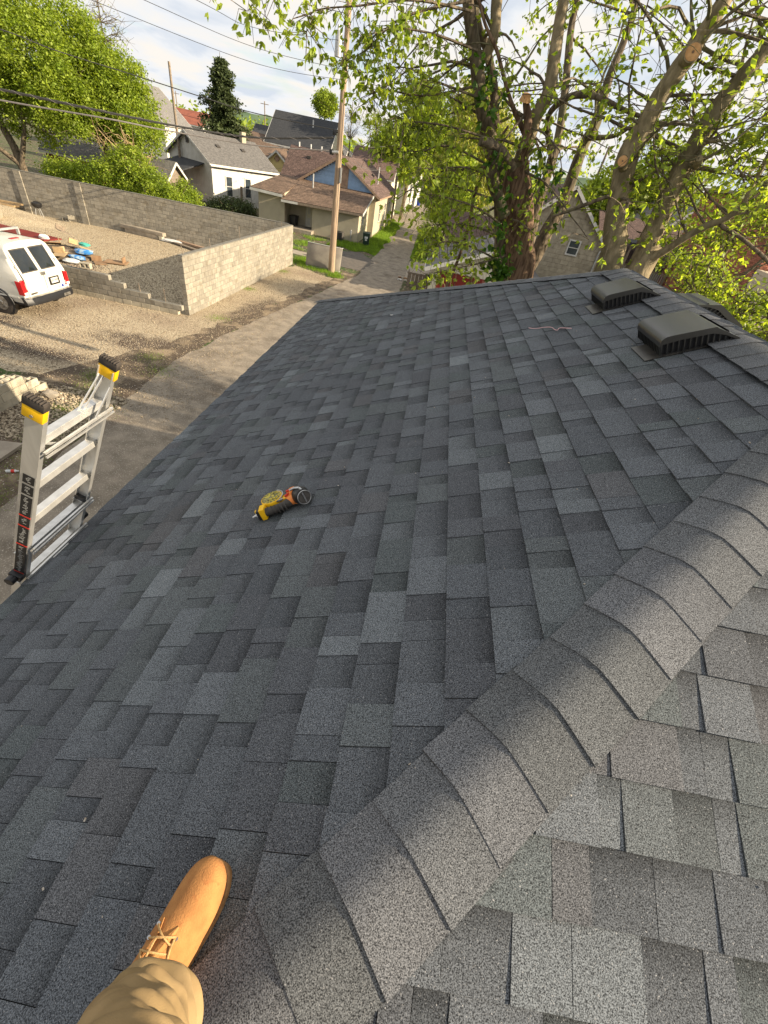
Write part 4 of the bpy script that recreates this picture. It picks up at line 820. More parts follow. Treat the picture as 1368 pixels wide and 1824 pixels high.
# ================================================================ HOUSES
def win(parent, c, w, h, nrm, name='window', sash=True, fm=None):
    nrm = Vector(nrm).normalized(); sd_ = Vector((0,0,1)).cross(nrm); c = Vector(c)
    f = MB(); t = .09
    for a, b in (((-w/2,-h/2),(w/2,-h/2)),((-w/2,h/2),(w/2,h/2))): f.bar(c+sd_*(a[0]-t/2)+Vector((0,0,a[1]))+nrm*.03, c+sd_*(b[0]+t/2)+Vector((0,0,b[1]))+nrm*.03, t, .07, up=nrm)
    for x in (-w/2, w/2): f.bar(c+sd_*x+Vector((0,0,-h/2+t/2))+nrm*.028, c+sd_*x+Vector((0,0,h/2-t/2))+nrm*.028, t, .06, up=nrm)
    if sash: f.bar(c+sd_*(-w/2+t/2)+nrm*.026, c+sd_*(w/2-t/2)+nrm*.026, .05, .05, up=nrm)
    o = f.build(name, fm or MT['white'], parent)
    g = MB(); g.bar(c-Vector((0,0,h/2))+nrm*.006, c+Vector((0,0,h/2))+nrm*.006, w, .012, up=nrm); g.build('pane', MT['window'], o)
    return o
def gable_house(name, label, x0, x1, y0, y1, ze, zr_, axis, wm, rm, over=.35, cat='house', roofname='roof', dz=0):
    # walls with gables; axis = direction the ridge runs along ('x' or 'y')
    h = thing(name, label, cat, ((x0+x1)/2, (y0+y1)/2, 0)); w = MB()
    if axis == 'y':
        xm = (x0+x1)/2; w.add([(x0,y0,0),(x1,y0,0),(x1,y0,ze),(xm,y0,zr_),(x0,y0,ze),(x0,y1,0),(x1,y1,0),(x1,y1,ze),(xm,y1,zr_),(x0,y1,ze)], [(0,1,2,3,4),(9,8,7,6,5),(0,5,6,1),(1,6,7,2),(4,9,5,0)])
        k = (zr_-ze)/(xm-x0); A = [(x0-over,y0-over,ze-k*over),(xm,y0-over,zr_),(xm,y1+over,zr_),(x0-over,y1+over,ze-k*over)]; B = [(x1+over,y0-over,ze-k*over),(xm,y0-over,zr_),(xm,y1+over,zr_),(x1+over,y1+over,ze-k*over)]
    else:
        ym = (y0+y1)/2; w.add([(x0,y0,0),(x0,y1,0),(x0,y1,ze),(x0,ym,zr_),(x0,y0,ze),(x1,y0,0),(x1,y1,0),(x1,y1,ze),(x1,ym,zr_),(x1,y0,ze)], [(0,1,2,3,4),(9,8,7,6,5),(0,5,6,1),(1,6,7,2),(4,9,5,0)])
        k = (zr_-ze)/(ym-y0); A = [(x0-over,y0-over,ze-k*over),(x0-over,ym,zr_),(x1+over,ym,zr_),(x1+over,y0-over,ze-k*over)]; B = [(x0-over,y1+over,ze-k*over),(x0-over,ym,zr_),(x1+over,ym,zr_),(x1+over,y1+over,ze-k*over)]
    w.build('wall', wm, h)
    r = MB()
    for P in (A, B): r.slab([Vector(p)+Vector((0,0,.13)) for p in P], .10)
    ro = r.build(roofname, rm, h)
    f = MB()
    for P in (A, B):
        f.bar(Vector(P[0])+Vector((0,0,.02)), Vector(P[1])+Vector((0,0,.02)), .05, .18); f.bar(Vector(P[3])+Vector((0,0,.02)), Vector(P[2])+Vector((0,0,.02)), .05, .18); f.bar(Vector(P[0])+Vector((0,0,.0)), Vector(P[3])+Vector((0,0,.0)), .05, .16)
    f.build('fascia', MT['white'] if wm is not MT['stucco'] else MT['oldwood'], h)
    return h, ro
def courses(parent, P, n, m, lift=.135):                             # shingle courses as low steps on a roof plane P = (eave a, ridge a, ridge b, eave b)
    a, b, c, d = [Vector(p) for p in P]; mb = MB(); nr = (b-a).cross(d-a).normalized(); nr = nr if nr.z > 0 else -nr
    for i in range(n):
        u0, u1 = i/n, (i+1)/n; e0, e1 = a.lerp(b, u0), d.lerp(c, u0); f0, f1 = a.lerp(b, u1), d.lerp(c, u1); L_ = (e1-e0).length; k = max(1, int(L_/.55)); off = random.random()/k
        for j in range(k):
            s0, s1 = j/k, (j+1)/k; q = [e0.lerp(e1,s0)+nr*(lift+.02), e0.lerp(e1,s1)+nr*(lift+.02), f0.lerp(f1,s1)+nr*(lift+.002), f0.lerp(f1,s0)+nr*(lift+.002)]
            mb.add(q+[q[0]-nr*.02, q[1]-nr*.02], [(0,1,2,3),(4,5,1,0)])
    return mb.build('shingle_courses', m, parent, kind='stuff')
# --- tan stucco house with blue gable and brown lean-to roof
tx0, tx1, ty0, ty1, tf = -15.0, -7.15, 52.4, 69.0, 46.7
h = thing('house', 'tan stucco house with blue gable, brown shingle roof and low rear porch facing the alley', 'house', ((tx0+tx1)/2, 55, 0)); xm = (tx0+tx1)/2; ze, zr2 = 3.62, 6.0
w = MB(); w.add([(tx0,ty0,0),(tx1,ty0,0),(tx1,ty0,ze),(tx0,ty0,ze),(tx0,ty1,0),(tx1,ty1,0),(tx1,ty1,ze),(xm,ty1,zr2),(tx0,ty1,ze)], [(0,1,2,3),(0,4,5,1),(1,5,6,2),(3,8,4,0),(8,7,6,5,4)])
# lean-to rear rooms, with the porch recess between them
lz = 2.42
w.add([(-12.2,tf,0),(-7.75,tf,0),(-7.75,tf,lz),(-12.2,tf,lz),(-12.2,ty0,0),(-7.75,ty0,0),(-7.75,ty0,3.5),(-12.2,ty0,3.5)], [(0,1,2,3),(1,5,6,2),(0,3,7,4),(2,6,7,3)])
w.add([(-17.4,tf+.1,0),(-14.9,tf+.1,0),(-14.9,tf+.1,2.70),(-17.4,tf+.1,2.70),(-17.4,ty0+1,0),(-14.9,ty0+1,0),(-14.9,ty0+1,3.4),(-17.4,ty0+1,3.4)], [(0,1,2,3),(1,5,6,2),(0,3,7,4),(2,6,7,3)])
w.add([(-15,48.6,0),(-12.2,48.6,0),(-12.2,48.6,2.6),(-15,48.6,2.6)], [(0,1,2,3)])
w.build('wall', MT['stucco'], h)
g = MB(); zb_ = ze-.05
for i in range(15):                                                   # blue lap boards of the gable
    z0_ = zb_+i*.155; hw = (xm-tx0)*(1-(z0_+.08-ze)/(zr2-ze))-.12
    if hw > .2: g.box((xm, ty0-.03-.001*i, z0_+.08), (2*hw, .05, .150), Matrix.Rotation(.10,3,'X'))
g.build('siding', MT['blue'], h, kind='stuff')
g = MB(); g.box((xm+.35,ty0-.09,ze+.95), (1.15,.04,1.75)); g.build('gable_board', MT['plywood'], h)
k = (zr2-ze)/(xm-tx0); ov = .45
A = [(tx0-ov,ty0-ov,ze-k*ov),(xm,ty0-ov,zr2),(xm,ty1+ov,zr2),(tx0-ov,ty1+ov,ze-k*ov)]; B = [(tx1+ov,ty0-ov,ze-k*ov),(xm,ty0-ov,zr2),(xm,ty1+ov,zr2),(tx1+ov,ty1+ov,ze-k*ov)]
r = MB(); [r.slab([Vector(p)+Vector((0,0,.13)) for p in P], .10) for P in (A, B)]; ro = r.build('roof', MT['redroof'], h)
courses(ro, A, 20, MT['redroof']); courses(ro, B, 20, MT['redroof'])
f = MB()
for P in (A, B): f.bar(Vector(P[0])+Vector((0,-.03,.04)), Vector(P[1])+Vector((0,-.03,.04)), .06, .20); f.bar(Vector(P[0]), Vector(P[3]), .05, .16)
f.build('fascia', MT['plywood'], h)
# lean-to roof in two slabs (the left one ends further back over the porch wing)
r = MB(); LT = [(-14.95,45.95,2.30),(-7.35,46.2,2.42),(-7.35,ty0+.0,3.72),(-14.95,ty0+.0,3.72)]; LT2 = [(-18.0,46.3,2.72),(-14.90,46.3,2.62),(-14.90,ty0+.6,3.72),(-17.2,ty0+.6,3.72)]
r.slab(LT, .10); r.slab(LT2, .10); lt_ = r.build('lean_to_roof', MT['brownroof'], h)
courses(lt_, (LT[0],LT[3],LT[2],LT[1]), 17, MT['brownroof'], .004); courses(lt_, (LT2[0],LT2[3],LT2[2],LT2[1]), 17, MT['brownroof'], .004)
f = MB(); f.bar((-14.95,45.92,2.18),(-13.4,45.95,2.20),.05,.17); f.bar((-18.0,46.25,2.58),(-14.95,46.25,2.50),.05,.20); f.bar((-7.33,46.2,2.30),(-7.33,ty0,3.60),.05,.18); f.build('trim', MT['white'], h, kind='stuff')
f = MB(); f.bar((-13.4,45.95,2.20),(-7.35,46.15,2.31),.05,.17); f.build('eave_board', MT['oldwood'], h)
f = MB(); f.bar((-14.9,46.9,0),(-14.9,46.9,2.35),.12,.12); f.build('porch_post', MT['oldwood'], h)
f = MB(); f.box((-13.5,47.2,.14),(3.0,2.9,.26)); f.build('porch_step', MT['concrete'], h)
f = MB(); f.box((-12.75,48.56,1.25),(.92,.06,2.05)); dr = f.build('door', MT['cream'], h)
for x in (-13.0,-12.5):
    for z, hh_ in ((1.7,.8),(.7,.6)): f = MB(); f.box((x,48.52,z),(.26,.03,hh_)); f.build('door_panel', MT['white'], dr)
f = MB(); [f.box((x,48.54,1.28),(.10,.09,2.2)) for x in (-13.26,-12.26)]; f.box((-12.76,48.54,2.36),(.9,.088,.10)); f.build('door_frame', MT['white'], h)
f = MB(); f.box((-12.75,47.8,.285),(.8,.5,.02)); f.build('doormat', MT['black'], h)
win(h, (tx1,56.3,1.9), .8, 1.5, (1,0,0)); win(h, (tx1,61.0,1.9), .8, 1.5, (1,0,0)); win(h, (-7.75,49.0,1.75), .6, .8, (1,0,0)); win(h, (tx1,65.3,1.9), .8, 1.4, (1,0,0))
for x, y, z, hh_ in ((-13.2,50.4,3.3,1.1),(-8.0,58.5,4.3,1.5)):
    f = MB(); f.tube([(x,y,z),(x,y,z+hh_)], .07, 10); f.build('vent_pipe', MT['galv'], h)
f = MB(); f.box((-8.9,60.5,4.95),(.35,.35,.16),Matrix.Rotation(.55,3,'Y')); f.build('roof_vent', MT['grip'], h)
# --- bins, air conditioner, mattress
def bin_(name, label, x, y, m, s=1, wheels=True, lidcol=None, rz=0, mark=False):
    b = thing(name, label, 'bin', (x,y,0)); M = Matrix.Translation((x,y,0)) @ Matrix.Rotation(rz,4,'Z')
    q = MB(M); q.add([(-.23*s,-.25*s,.06*s),(.23*s,-.25*s,.06*s),(.23*s,.25*s,.06*s),(-.23*s,.25*s,.06*s),(-.30*s,-.33*s,.95*s),(.30*s,-.33*s,.95*s),(.30*s,.33*s,.95*s),(-.30*s,.33*s,.95*s)], [(0,3,2,1),(4,5,6,7),(0,1,5,4),(1,2,6,5),(2,3,7,6),(3,0,4,7)]); q.build('body', m, b, bevel=.02*s)
    q = MB(M); q.box((0,0,.985*s),(.64*s,.72*s,.06*s),Matrix.Rotation(.08,3,'X')); q.box((0,.38*s,.95*s),(.5*s,.06*s,.05*s)); q.build('lid', lidcol or m, b, bevel=.015*s)
    for x_ in (-.24,.24): q = MB(M); q.tube([(x_*s-.03*s,.30*s,.13*s),(x_*s+.03*s,.30*s,.13*s)], .13*s, 14); q.build('wheel', MT['rubber'], b)
    if mark:
        q = MB(M); q.box((0,-.312*s,.70*s),(.26*s,.012,.20*s),Matrix.Rotation(-.09,3,'X')); q.box((0.0,-.30*s,.50*s),(.16*s,.012,.10*s),Matrix.Rotation(-.09,3,'X')); q.build('label_patch', MT['bagwhite'], b)
    return b
bin_('wheelie_bin', 'dark green wheeled bin with white label on the grass at the tan house corner', -6.75, 46.0, MT['greenbin'], 1.1, rz=.1, mark=True)
bin_('wheelie_bin', 'black wheeled bin standing on the porch beside the white door', -14.2, 47.6, MT['black'], 1.05, rz=-.2)
ac = thing('air_conditioner', 'dark grey air conditioner unit by the shaded tan wall', 'air conditioner', (-9.35,45.7,0))
q = MB(); q.box((-9.35,45.7,.42),(.85,.8,.72)); q.build('cabinet', MT['grip'], ac, bevel=.02)
q = MB(); [q.box((-9.35-.36+i*.09,45.29,.42),(.05,.02,.64)) for i in range(9)]; q.build('grille', MT['black'], ac)
q = MB(); q.tube([(-9.35,45.7,.78),(-9.35,45.7,.80)], .33, 20); q.build('fan_guard', MT['black'], ac)
q = MB(); q.tube([(-8.35,46.55,.2),(-8.35,46.55,1.0)], .05, 8); q.box((-8.35,46.52,.8),(.18,.12,.25)); q.build('electric_meter', MT['galv'], label='small grey meter box on a pipe right of the air conditioner', cat='meter')
ma = MB(); 
def mrow(z, y0, bulge=0): return [(-8.85,y0+.02,z),(-8.2,y0-.06-bulge,z),(-7.4,y0-.08-bulge,z+.0),(-6.75,y0-.03,z+.02),(-6.42,y0+.06,z),(-6.42,y0+.26,z),(-7.5,y0+.20,z),(-8.85,y0+.22,z)]
n8 = 8; vs = mrow(.05,32.5)+mrow(.5,32.66,.05)+mrow(1.0,32.84,.03)+mrow(1.40,33.0); ma.add(vs, [(r*n8+i, r*n8+(i+1)%n8, (r+1)*n8+(i+1)%n8, (r+1)*n8+i) for r in range(3) for i in range(n8)]+[tuple(range(n8))[::-1], tuple(3*n8+i for i in range(n8))])
mt_ = thing('mattress', 'stained grey mattress leaning behind the foot of the utility pole', 'mattress', (-7.6,32.7,0)); mo_ = ma.build('padding', MT['mattress'], mt_, bevel=.04)
q = MB(); q.tube([Vector(p) for p in mrow(1.41,33.0)[:6]], .02, 6); q.tube([Vector(p) for p in mrow(.05,32.5)[:6]], .02, 6); q.build('piping', MT['bagwhite'], mt_, smooth=True)
# --- white house behind the wall
h, ro = gable_house('house', 'white shingled bungalow with grey roof behind the block wall', -32.2, -23.9, 52.2, 60.0, 3.5, 5.5, 'y', MT['white'], MT['greyroof'])
h.name = 'bungalow'
q = MB(); q.bar((-23.5,51.9,3.30),(-23.5,60.3,3.30),.12,.12); q.build('gutter', MT['white'], h)
q = MB(); q.bar((-28.05,52.15,4.6),(-28.05,52.15,5.15),.5,.06,up=(0,1,0)); q.build('gable_vent', MT['grip'], h)
dv = Vector((0,1,0)); nv = Vector((dv.y,-dv.x,0))
for u_ in (1.9, 4.2, 6.8): win(h, Vector((-23.9,52.2,1.7))+dv*u_+Vector((0,0,0)), .75, 1.7, nv)
q = MB(); q.box((-27.6,58.5,5.8),(.5,.5,1.0)); q.build('chimney', MT['stucco'], h)
for y_ in (54.5,57.5): q = MB(); q.box((-26.2,y_,4.75),(.4,.4,.18),Matrix.Rotation(.45,3,'Y')); q.build('roof_vent', MT['grip'], h)
q = MB(); q.slab([(-30.4,49.6,2.5),(-25.2,49.6,2.5),(-25.2,52.2,3.3),(-30.4,52.2,3.3)], .1); pr_ = q.build('porch_roof', MT['darkroof'], h)
q = MB(); [q.bar((x,49.8,0),(x,49.8,2.45),.14,.14) for x in (-30.2,-27.8,-25.4)]; q.build('porch_post', MT['white'], h, kind='stuff')
h.rotation_euler.z = -.60; h.location = (-25.37,57.56,0)
q = MB(); q.bar((-21.9,53.9,0),(-21.9,53.9,1.9),.25,.06); q.build('post', MT['oldwood'], label='weathered board standing upright by the white bungalow windows', cat='post')
# --- yellow house
h, ro = gable_house('house', 'yellow house with tan gable roof beyond the white bungalow', -24.9, -21.4, 69.5, 80, 3.7, 5.1, 'y', MT['yellow'], MT['brownroof'], over=.4); h.name = 'yellow_house'
q = MB(); q.slab([(-29.5,70,4.0),(-24.9,70,4.0),(-24.9,76,6.3),(-29.5,76,6.6)], .1); q.slab([(-29.5,82,4.0),(-23.2,82,4.0),(-23.2,76,6.3),(-29.5,76,6.6)], .1); q.slab([(-24.9,70,4.0),(-21.0,72.5,4.4),(-23.2,76,6.3),(-24.9,76,6.3)], .1); q.build('wing_roof', MT['brownroof'], h)
q = MB(); q.box((-27.2,76,2.0),(4.4,11.6,4.0)); q.build('wing_wall', MT['yellow'], h)
win(h, (-22.9,69.5,2.1), .9, 1.7, (0,-1,0)); q = MB(); q.box((-23.15,69.44,4.35),(.55,.05,.55),Matrix.Rotation(.78,3,'Y')); q.build('gable_vent', MT['plywood'], h)
# --- brown roofed house to the left of the blue gable
h, ro = gable_house('house', 'low house with wide red brown shingle roof behind the blue gable', -19.3, -12.5, 60.2, 68, 3.35, 6.0, 'x', MT['stucco'], MT['redroof'], over=.3); h.name = 'brown_roofed_house'
courses(ro, ((-19.6,59.9,3.17),(-19.6,64.1,6.0),(-12.2,64.1,6.0),(-12.2,59.9,3.17)), 24, MT['redroof'])
for x, z in ((-17.0,5.25),(-14.4,5.1)): q = MB(); q.box((x,62.7,z+.05),(.45,.4,.25)); q.build('roof_vent', MT['grip'], h)
for x in (-18.6,-17.2,-15.9): q = MB(); q.tube([(x,64.0,5.9),(x,64.0,6.5)], .09, 8); q.build('vent_pipe', MT['bagwhite'], h)
q = MB(); q.slab([(-18.6,54.0,3.05),(-15.5,53.7,3.05),(-15.5,56,3.2),(-18.6,56,3.2)], .2); q.build('flat_roof', MT['oldwood'], h)
# --- dark roofed two storey house and neighbours
h, ro = gable_house('house', 'large house with steep black shingle roof on the rise behind the brown roofs', -26.3, -17.6, 74.5, 84, 5.9, 9.3, 'x', MT['cream'], MT['darkroof'], over=.3); h.name = 'dark_roofed_house'
q = MB(); q.slab([(-26.8,71.5,4.6),(-16.5,71.5,4.6),(-16.5,74.3,5.4),(-26.8,74.3,5.4)], .1); q.build('lower_roof', MT['darkroof'], h); win(h, (-20.5,71.95,3.6), 1.3, 1.2, (0,-1,0)); 
q = MB(); q.box((-21.6,73.2,2.2),(9.6,2.4,4.6)); q.build('lower_wall', MT['cream'], h)
q = MB(); q.tube([(-20.6,77.5,8.3),(-20.6,77.5,9.1)], .09, 8); q.build('vent_pipe', MT['bagwhite'], h)
h, ro = gable_house('house', 'small house with charcoal roof and white gable left of the black roofed house', -35.5, -27.5, 92, 100, 5.0, 7.6, 'x', MT['white'], MT['darkroof']); h.name = 'charcoal_roofed_house'
h, ro = gable_house('house', 'white house with bright red roof far off beside the conifer', -64, -56, 118, 128, 5.6, 7.8, 'x', MT['white'], mat('rust_red_roof', (.30,.10,.06), (.22,.075,.05), scale=1)); h.name = 'red_roofed_house'
h, ro = gable_house('house', 'grey gabled house half hidden behind the big left tree', -52, -43, 78, 86, 5.5, 9.2, 'y', MT['white'], MT['greyroof']); h.name = 'grey_house'
h, ro = gable_house('shed', 'low weathered shed with grey roof under the big left trees', -37.5, -30.5, 46.5, 50.5, 2.3, 3.6, 'x', MT['redpaint'], MT['greyroof'], cat='shed')
h, ro = gable_house('shed', 'second low shed with pale roof left of the white bungalow', -30.0, -25.3, 45.2, 48.0, 2.2, 3.2, 'x', MT['oldwood'], MT['greyroof'], cat='shed')
for k, (x, y, s, m_, r_2) in enumerate(((-90,150,1,'white','greyroof'),(-75,170,1.1,'cream','redroof'),(-52,150,1,'white','brownroof'),(-44,180,1.2,'white','darkroof'),(-38,140,1,'cream','greyroof'))):
    h, ro = gable_house('house', ('far white house with grey roof at the foot of the hill','far cream house with brown red roof under the hill','far white house with tan roof right of the red roof','far white house with black roof behind the conifer','far cream house with grey roof right of the conifer')[k], x, x+9*s, y, y+8, 4.2*s, 6.6*s, 'xy'[k % 2], MT[m_], MT[r_2]); h.name = 'distant_house'
# --- white houses at the end of the alley
h, ro = gable_house('house', 'pale blue white clapboard house at the cross street, gable to the camera', -14.5, -6.9, 88.0, 104, 4.4, 7.6, 'y', MT['white'], MT['greyroof'], over=.3); h.name = 'clapboard_house'
q = MB()
for i in range(36): q.bar((-14.45,87.97,.15+i*.12),(-6.95,87.97,.15+i*.12),.03,.10)
q.build('siding', MT['white'], h, kind='stuff'); win(h, (-6.9,91.5,2.0), .9, 1.6, (1,0,0)); win(h, (-6.9,97,2.0), .9, 1.6, (1,0,0)); win(h,(-9.3,87.9,2.1),.9,1.5,(0,-1,0))
h, ro = gable_house('house', 'white house with brown roof behind the clapboard house', -15.5, -6.6, 108, 122, 4.6, 8.6, 'x', MT['white'], MT['redroof'], over=.3); h.name = 'white_house'
q = MB(); q.tube([(-5.9,110,.3),(-5.9,110,1.5)], [.35,.42], 14); q.build('barrel', MT['bluebin'], label='blue barrel beside the far white house', cat='barrel')
h, ro = gable_house('house', 'house with red brown roof showing through the leaves behind the tan house', -14, -8, 72.5, 82, 4.6, 7.4, 'x', MT['cream'], MT['redroof'], over=.3); h.name = 'hidden_house'
# ---------------------------------------------------------------- right of the alley
rg = thing('shed', 'white shed with ribbed metal roof and dark red door beside the split tree', 'shed', (3.2,34,0))
ex0, ex1, ey0, ey1 = -.1, 7.4, 30.2, 37.5; pk_ = 3.75
q = MB(); q.add([(ex0,ey0,0),(ex1,ey0,0),(ex1,ey0,1.9),(3.6,ey0,3.35),(ex0,ey0,1.9),(ex0,ey1,0),(ex1,ey1,0),(ex1,ey1,1.9),(3.6,ey1,3.35),(ex0,ey1,1.9)], [(0,1,2,3,4),(9,8,7,6,5),(0,5,6,1),(1,6,7,2),(4,9,5,0)]); q.build('wall', MT['cream'], rg)
q = MB(); q.slab([(-.5,29.8,1.86),(3.6,29.8,3.50),(3.6,37.9,3.50),(-.5,37.9,1.86)], .06); q.slab([(7.8,29.8,1.80),(3.6,29.8,3.50),(3.6,37.9,3.50),(7.8,37.9,1.80)], .06); ro = q.build('roof', MT['metalroof'], rg)
for sgn in (0,1):
    for i in range(20):
        y = 30.0+i*.41; q = MB(); q.bar((-.5 if not sgn else 7.8, y, 1.885 if not sgn else 1.825), (3.6, y, 3.525), .05, .035); q.build('roof_rib', MT['metalroof'], ro)
q = MB(); q.bar((-.5,29.78,1.76),(3.6,29.78,3.40),.05,.22); q.bar((7.8,29.78,1.70),(3.6,29.78,3.40),.05,.22); q.bar((-.52,29.8,1.76),(-.52,37.9,1.76),.05,.16); q.build('fascia', MT['white'], rg)
q = MB(); q.box((1.9,30.16,.95),(3.0,.06,1.7)); q.build('door', MT['redpaint'], rg)
q = MB(); q.box((-.22,29.95,1.35),(.30,.30,.22)); q.box((-.22,29.8,1.35),(.16,.02,.12)); q.build('lamp', MT['black'], rg)
bh = thing('house', 'beige concrete block house with white trimmed gable and brown roof behind the twin trunks', 'house', (11.5,42,0))
bx0, bx1, by0, by1 = 4.9, 15.0, 38.0, 48.0; bze, bzr = 4.2, 7.2; bxm = 8.6
q = MB(); q.add([(bx0,by0,0),(12.1,by0,0),(12.1,by0,bze),(bxm,by0,bzr),(bx0,by0,bze),(bx0,by1,0),(12.1,by1,0),(12.1,by1,bze),(bxm,by1,bzr),(bx0,by1,bze)], [(0,1,2,3,4),(9,8,7,6,5),(0,5,6,1),(1,6,7,2),(4,9,5,0)]); bw_ = q.build('wall', None, bh)
cnt = 0; BW = block_mesh(.595, .06, .285); BW.materials[0] = mat('beige_block', (.40,.35,.26), (.30,.26,.19), scale=3, rough=.95, bump=.6, bscale=90, rnd=.10); bw_.data.materials.append(BW.materials[0])
for r in range(24):
    z = .15+r*.293; lim_l = bx0 if z < bze else bx0+(z-bze)*(bxm-bx0)/(bzr-bze); lim_r = 12.1 if z < bze else 12.1-(z-bze)*(12.1-bxm)/(bzr-bze)
    x = bx0+.3+(r % 2)*.3
    while x < 11.85:
        if x > lim_l+.35 and x < lim_r-.35 and cnt < 299 and not (9.4 < x < 10.5 and 3.2 < z < 4.4): piece(BW, 'block', bh, (x,by0-.02,z)); cnt += 1
        x += .603
q = MB(); q.slab([(bx0-.4,by0-.4,bze-.25),(bxm,by0-.4,bzr+.1),(bxm,by1+.4,bzr+.1),(bx0-.4,by1+.4,bze-.25)], .1); q.slab([(12.5,by0-.4,bze-.25),(bxm,by0-.4,bzr+.1),(bxm,by1+.4,bzr+.1),(12.5,by1+.4,bze-.25)], .1); ro = q.build('roof', MT['redroof'], bh)
q = MB(); q.slab([(12.2,by0+.6,3.6),(19,by0+.6,3.6),(19,by0+5,6.2),(12.2,by0+5,6.2)], .1); q.build('wing_roof', MT['redroof'], bh)
q = MB(); q.box((15.5,by0+3.2,1.8),(6.4,4.4,3.5)); q.build('wing_wall', BW.materials[0], bh)
q = MB(); q.bar((bx0-.4,by0-.42,bze-.30),(bxm,by0-.42,bzr+.02),.06,.2); q.bar((12.5,by0-.42,bze-.30),(bxm,by0-.42,bzr+.02),.06,.2); q.build('fascia', MT['white'], bh)
q = MB(); q.bar((11.9,by0-.15,.0),(11.9,by0-.15,3.9),.10,.10,up=(0,1,0)); q.bar((11.9,by0-.15,3.9),(12.3,by0-.30,4.05),.10,.10); q.build('downspout', MT['galv'], bh)
win(bh, (9.95,by0-.05,3.8), .8, .9, (0,-1,0))
# small dark shed roof and fence right of the alley, further bins
h, ro = gable_house('shed', 'low garage with brown shingle roof between the willow and the block house', .8, 5.6, 44.5, 50, 2.4, 4.0, 'x', MT['stucco'], MT['redroof'], cat='shed'); h.name = 'brown_shed'
for k, (x, y) in enumerate(((-1.2,52.2),(-1.05,49.6))):
    bin_('barrel', ('farther','nearer')[k]+' blue recycling bin with white mark on the grass right of the alley', x, y, MT['bluebin'], .85, mark=True)
bin_('wheelie_bin', 'blue grey covered bin standing under the trees right of the alley', -.9, 60.2, MT['galv'], 1.1)
wb_ = thing('wood_crate', 'weathered open wooden crate at the alley edge by the white shed', 'crate', (-.8,33.6,0))
for i in range(6): q = MB(); q.box((-1.5+i*.26,32.9,.45),(.22,.04,.9)); q.build('slat', MT['oldwood'], wb_)
for i in range(4): q = MB(); q.box((-1.62,33.1+i*.26,.45),(.04,.22,.9)); q.build('slat', MT['oldwood'], wb_)
q = MB(); q.bar((-1.66,32.88,.86),(.05,32.88,.86),.06,.10); q.bar((-1.66,32.88,.86),(-1.66,34.0,.86),.06,.10); q.build('rail', MT['oldwood'], wb_)
for k in range(7): rock('litter', (-1.9+random.uniform(-.5,.6), 34.6+random.uniform(-.6,.6), .06), (random.uniform(.1,.22),random.uniform(.08,.16),.06), (MT['bagwhite'],MT['cardboard'],MT['concrete'])[k % 3], k, label='crumpled trash in the heap beside the wooden crate', cat='litter', group='trash heap by the crate')
# brick building with beige siding, porch and railings at the far right
bb = thing('brick_building', 'tall red brick building wall at the right edge with arched blind window', 'building', (24,33,0))
FWD = Vector((-.10,1,0)).normalized()
q = MB(); P5 = [(18.3,29.8),(17.6,34.2),(17.0,38.0),(25,40),(27,30.2)]; q.add([(x,y,0) for x,y in P5]+[(x,y,8.4) for x,y in P5], [(i,(i+1)%5,5+(i+1)%5,5+i) for i in range(5)]+[(5,6,7,8,9)]); q.build('wall', MT['mortar'], bb)
bk = MB(); a_, b_ = Vector((18.3,29.8,0)), Vector((17.0,38.0,0)); dr_ = (b_-a_).normalized(); nn_ = Vector((-dr_.y,dr_.x,0)); nn_ = nn_ if nn_.x < 0 else -nn_; L5 = (b_-a_).length
for r in range(104):
    x = (r % 2)*.11
    while x < L5-.1: bk.bar(a_+dr_*(x+.005)+Vector((0,0,.04+r*.08))+nn_*.01, a_+dr_*(x+.215)+Vector((0,0,.04+r*.08))+nn_*.01, .05, .068); x += .225
a2, b2 = Vector((18.3,29.8,0)), Vector((21.4,29.93,0)); d2 = (b2-a2).normalized()
for r in range(104):
    x = (r % 2)*.11
    while x < 1.2: bk.bar(a2+d2*(x+.005)+Vector((0,-.01,.04+r*.08)), a2+d2*(x+.215)+Vector((0,-.01,.04+r*.08)), .05, .068); x += .225
bk.build('brickwork', MT['brick'], bb, kind='stuff')
wq = Vector(a_+dr_*2.6+nn_*.05); q = MB(); q.bar(wq+Vector((0,0,1.0)), wq+Vector((0,0,4.1)), .10, .9, up=dr_); q.build('blind_window', MT['oldwood'], bb)
q = MB(); q.bar(wq+Vector((0,0,4.1)), wq+Vector((0,0,4.4)), .14, 1.1, up=dr_); q.build('lintel', MT['concrete'], bb)
q = MB(); q.bar(a_+Vector((0,0,8.45)), b_+Vector((0,0,8.45)), .5, .16); q.build('coping', MT['concrete'], bb)
bs = thing('sided_building', 'beige lap sided wall with a tall shuttered window in front of the brick building', 'building', (20,28,0))
q = MB(); q.add([(17.4,26.3,0),(18.3,29.7,0),(26,29.7,0),(26,26.3,0),(17.4,26.3,5.2),(18.3,29.7,5.2),(26,29.7,5.2),(26,26.3,5.2)], [(0,1,5,4),(1,2,6,5),(2,3,7,6),(3,0,4,7),(4,5,6,7)]); q.build('wall', MT['beige'], bs)
a_, b_ = Vector((17.4,26.3,0)), Vector((18.3,29.7,0)); dr_ = (b_-a_).normalized(); nn_ = Vector((-dr_.y,dr_.x,0))
for i in range(26): q = MB(); q.bar(a_+nn_*.03+Vector((0,0,.1+i*.2)), b_+nn_*.03+Vector((0,0,.1+i*.2)), .04, .19); q.build('siding_board', MT['beige'], bs)
win(bs, (a_+b_)/2+Vector((0,0,2.2))+nn_*.05, .9, 2.2, nn_, fm=MT['grip'])
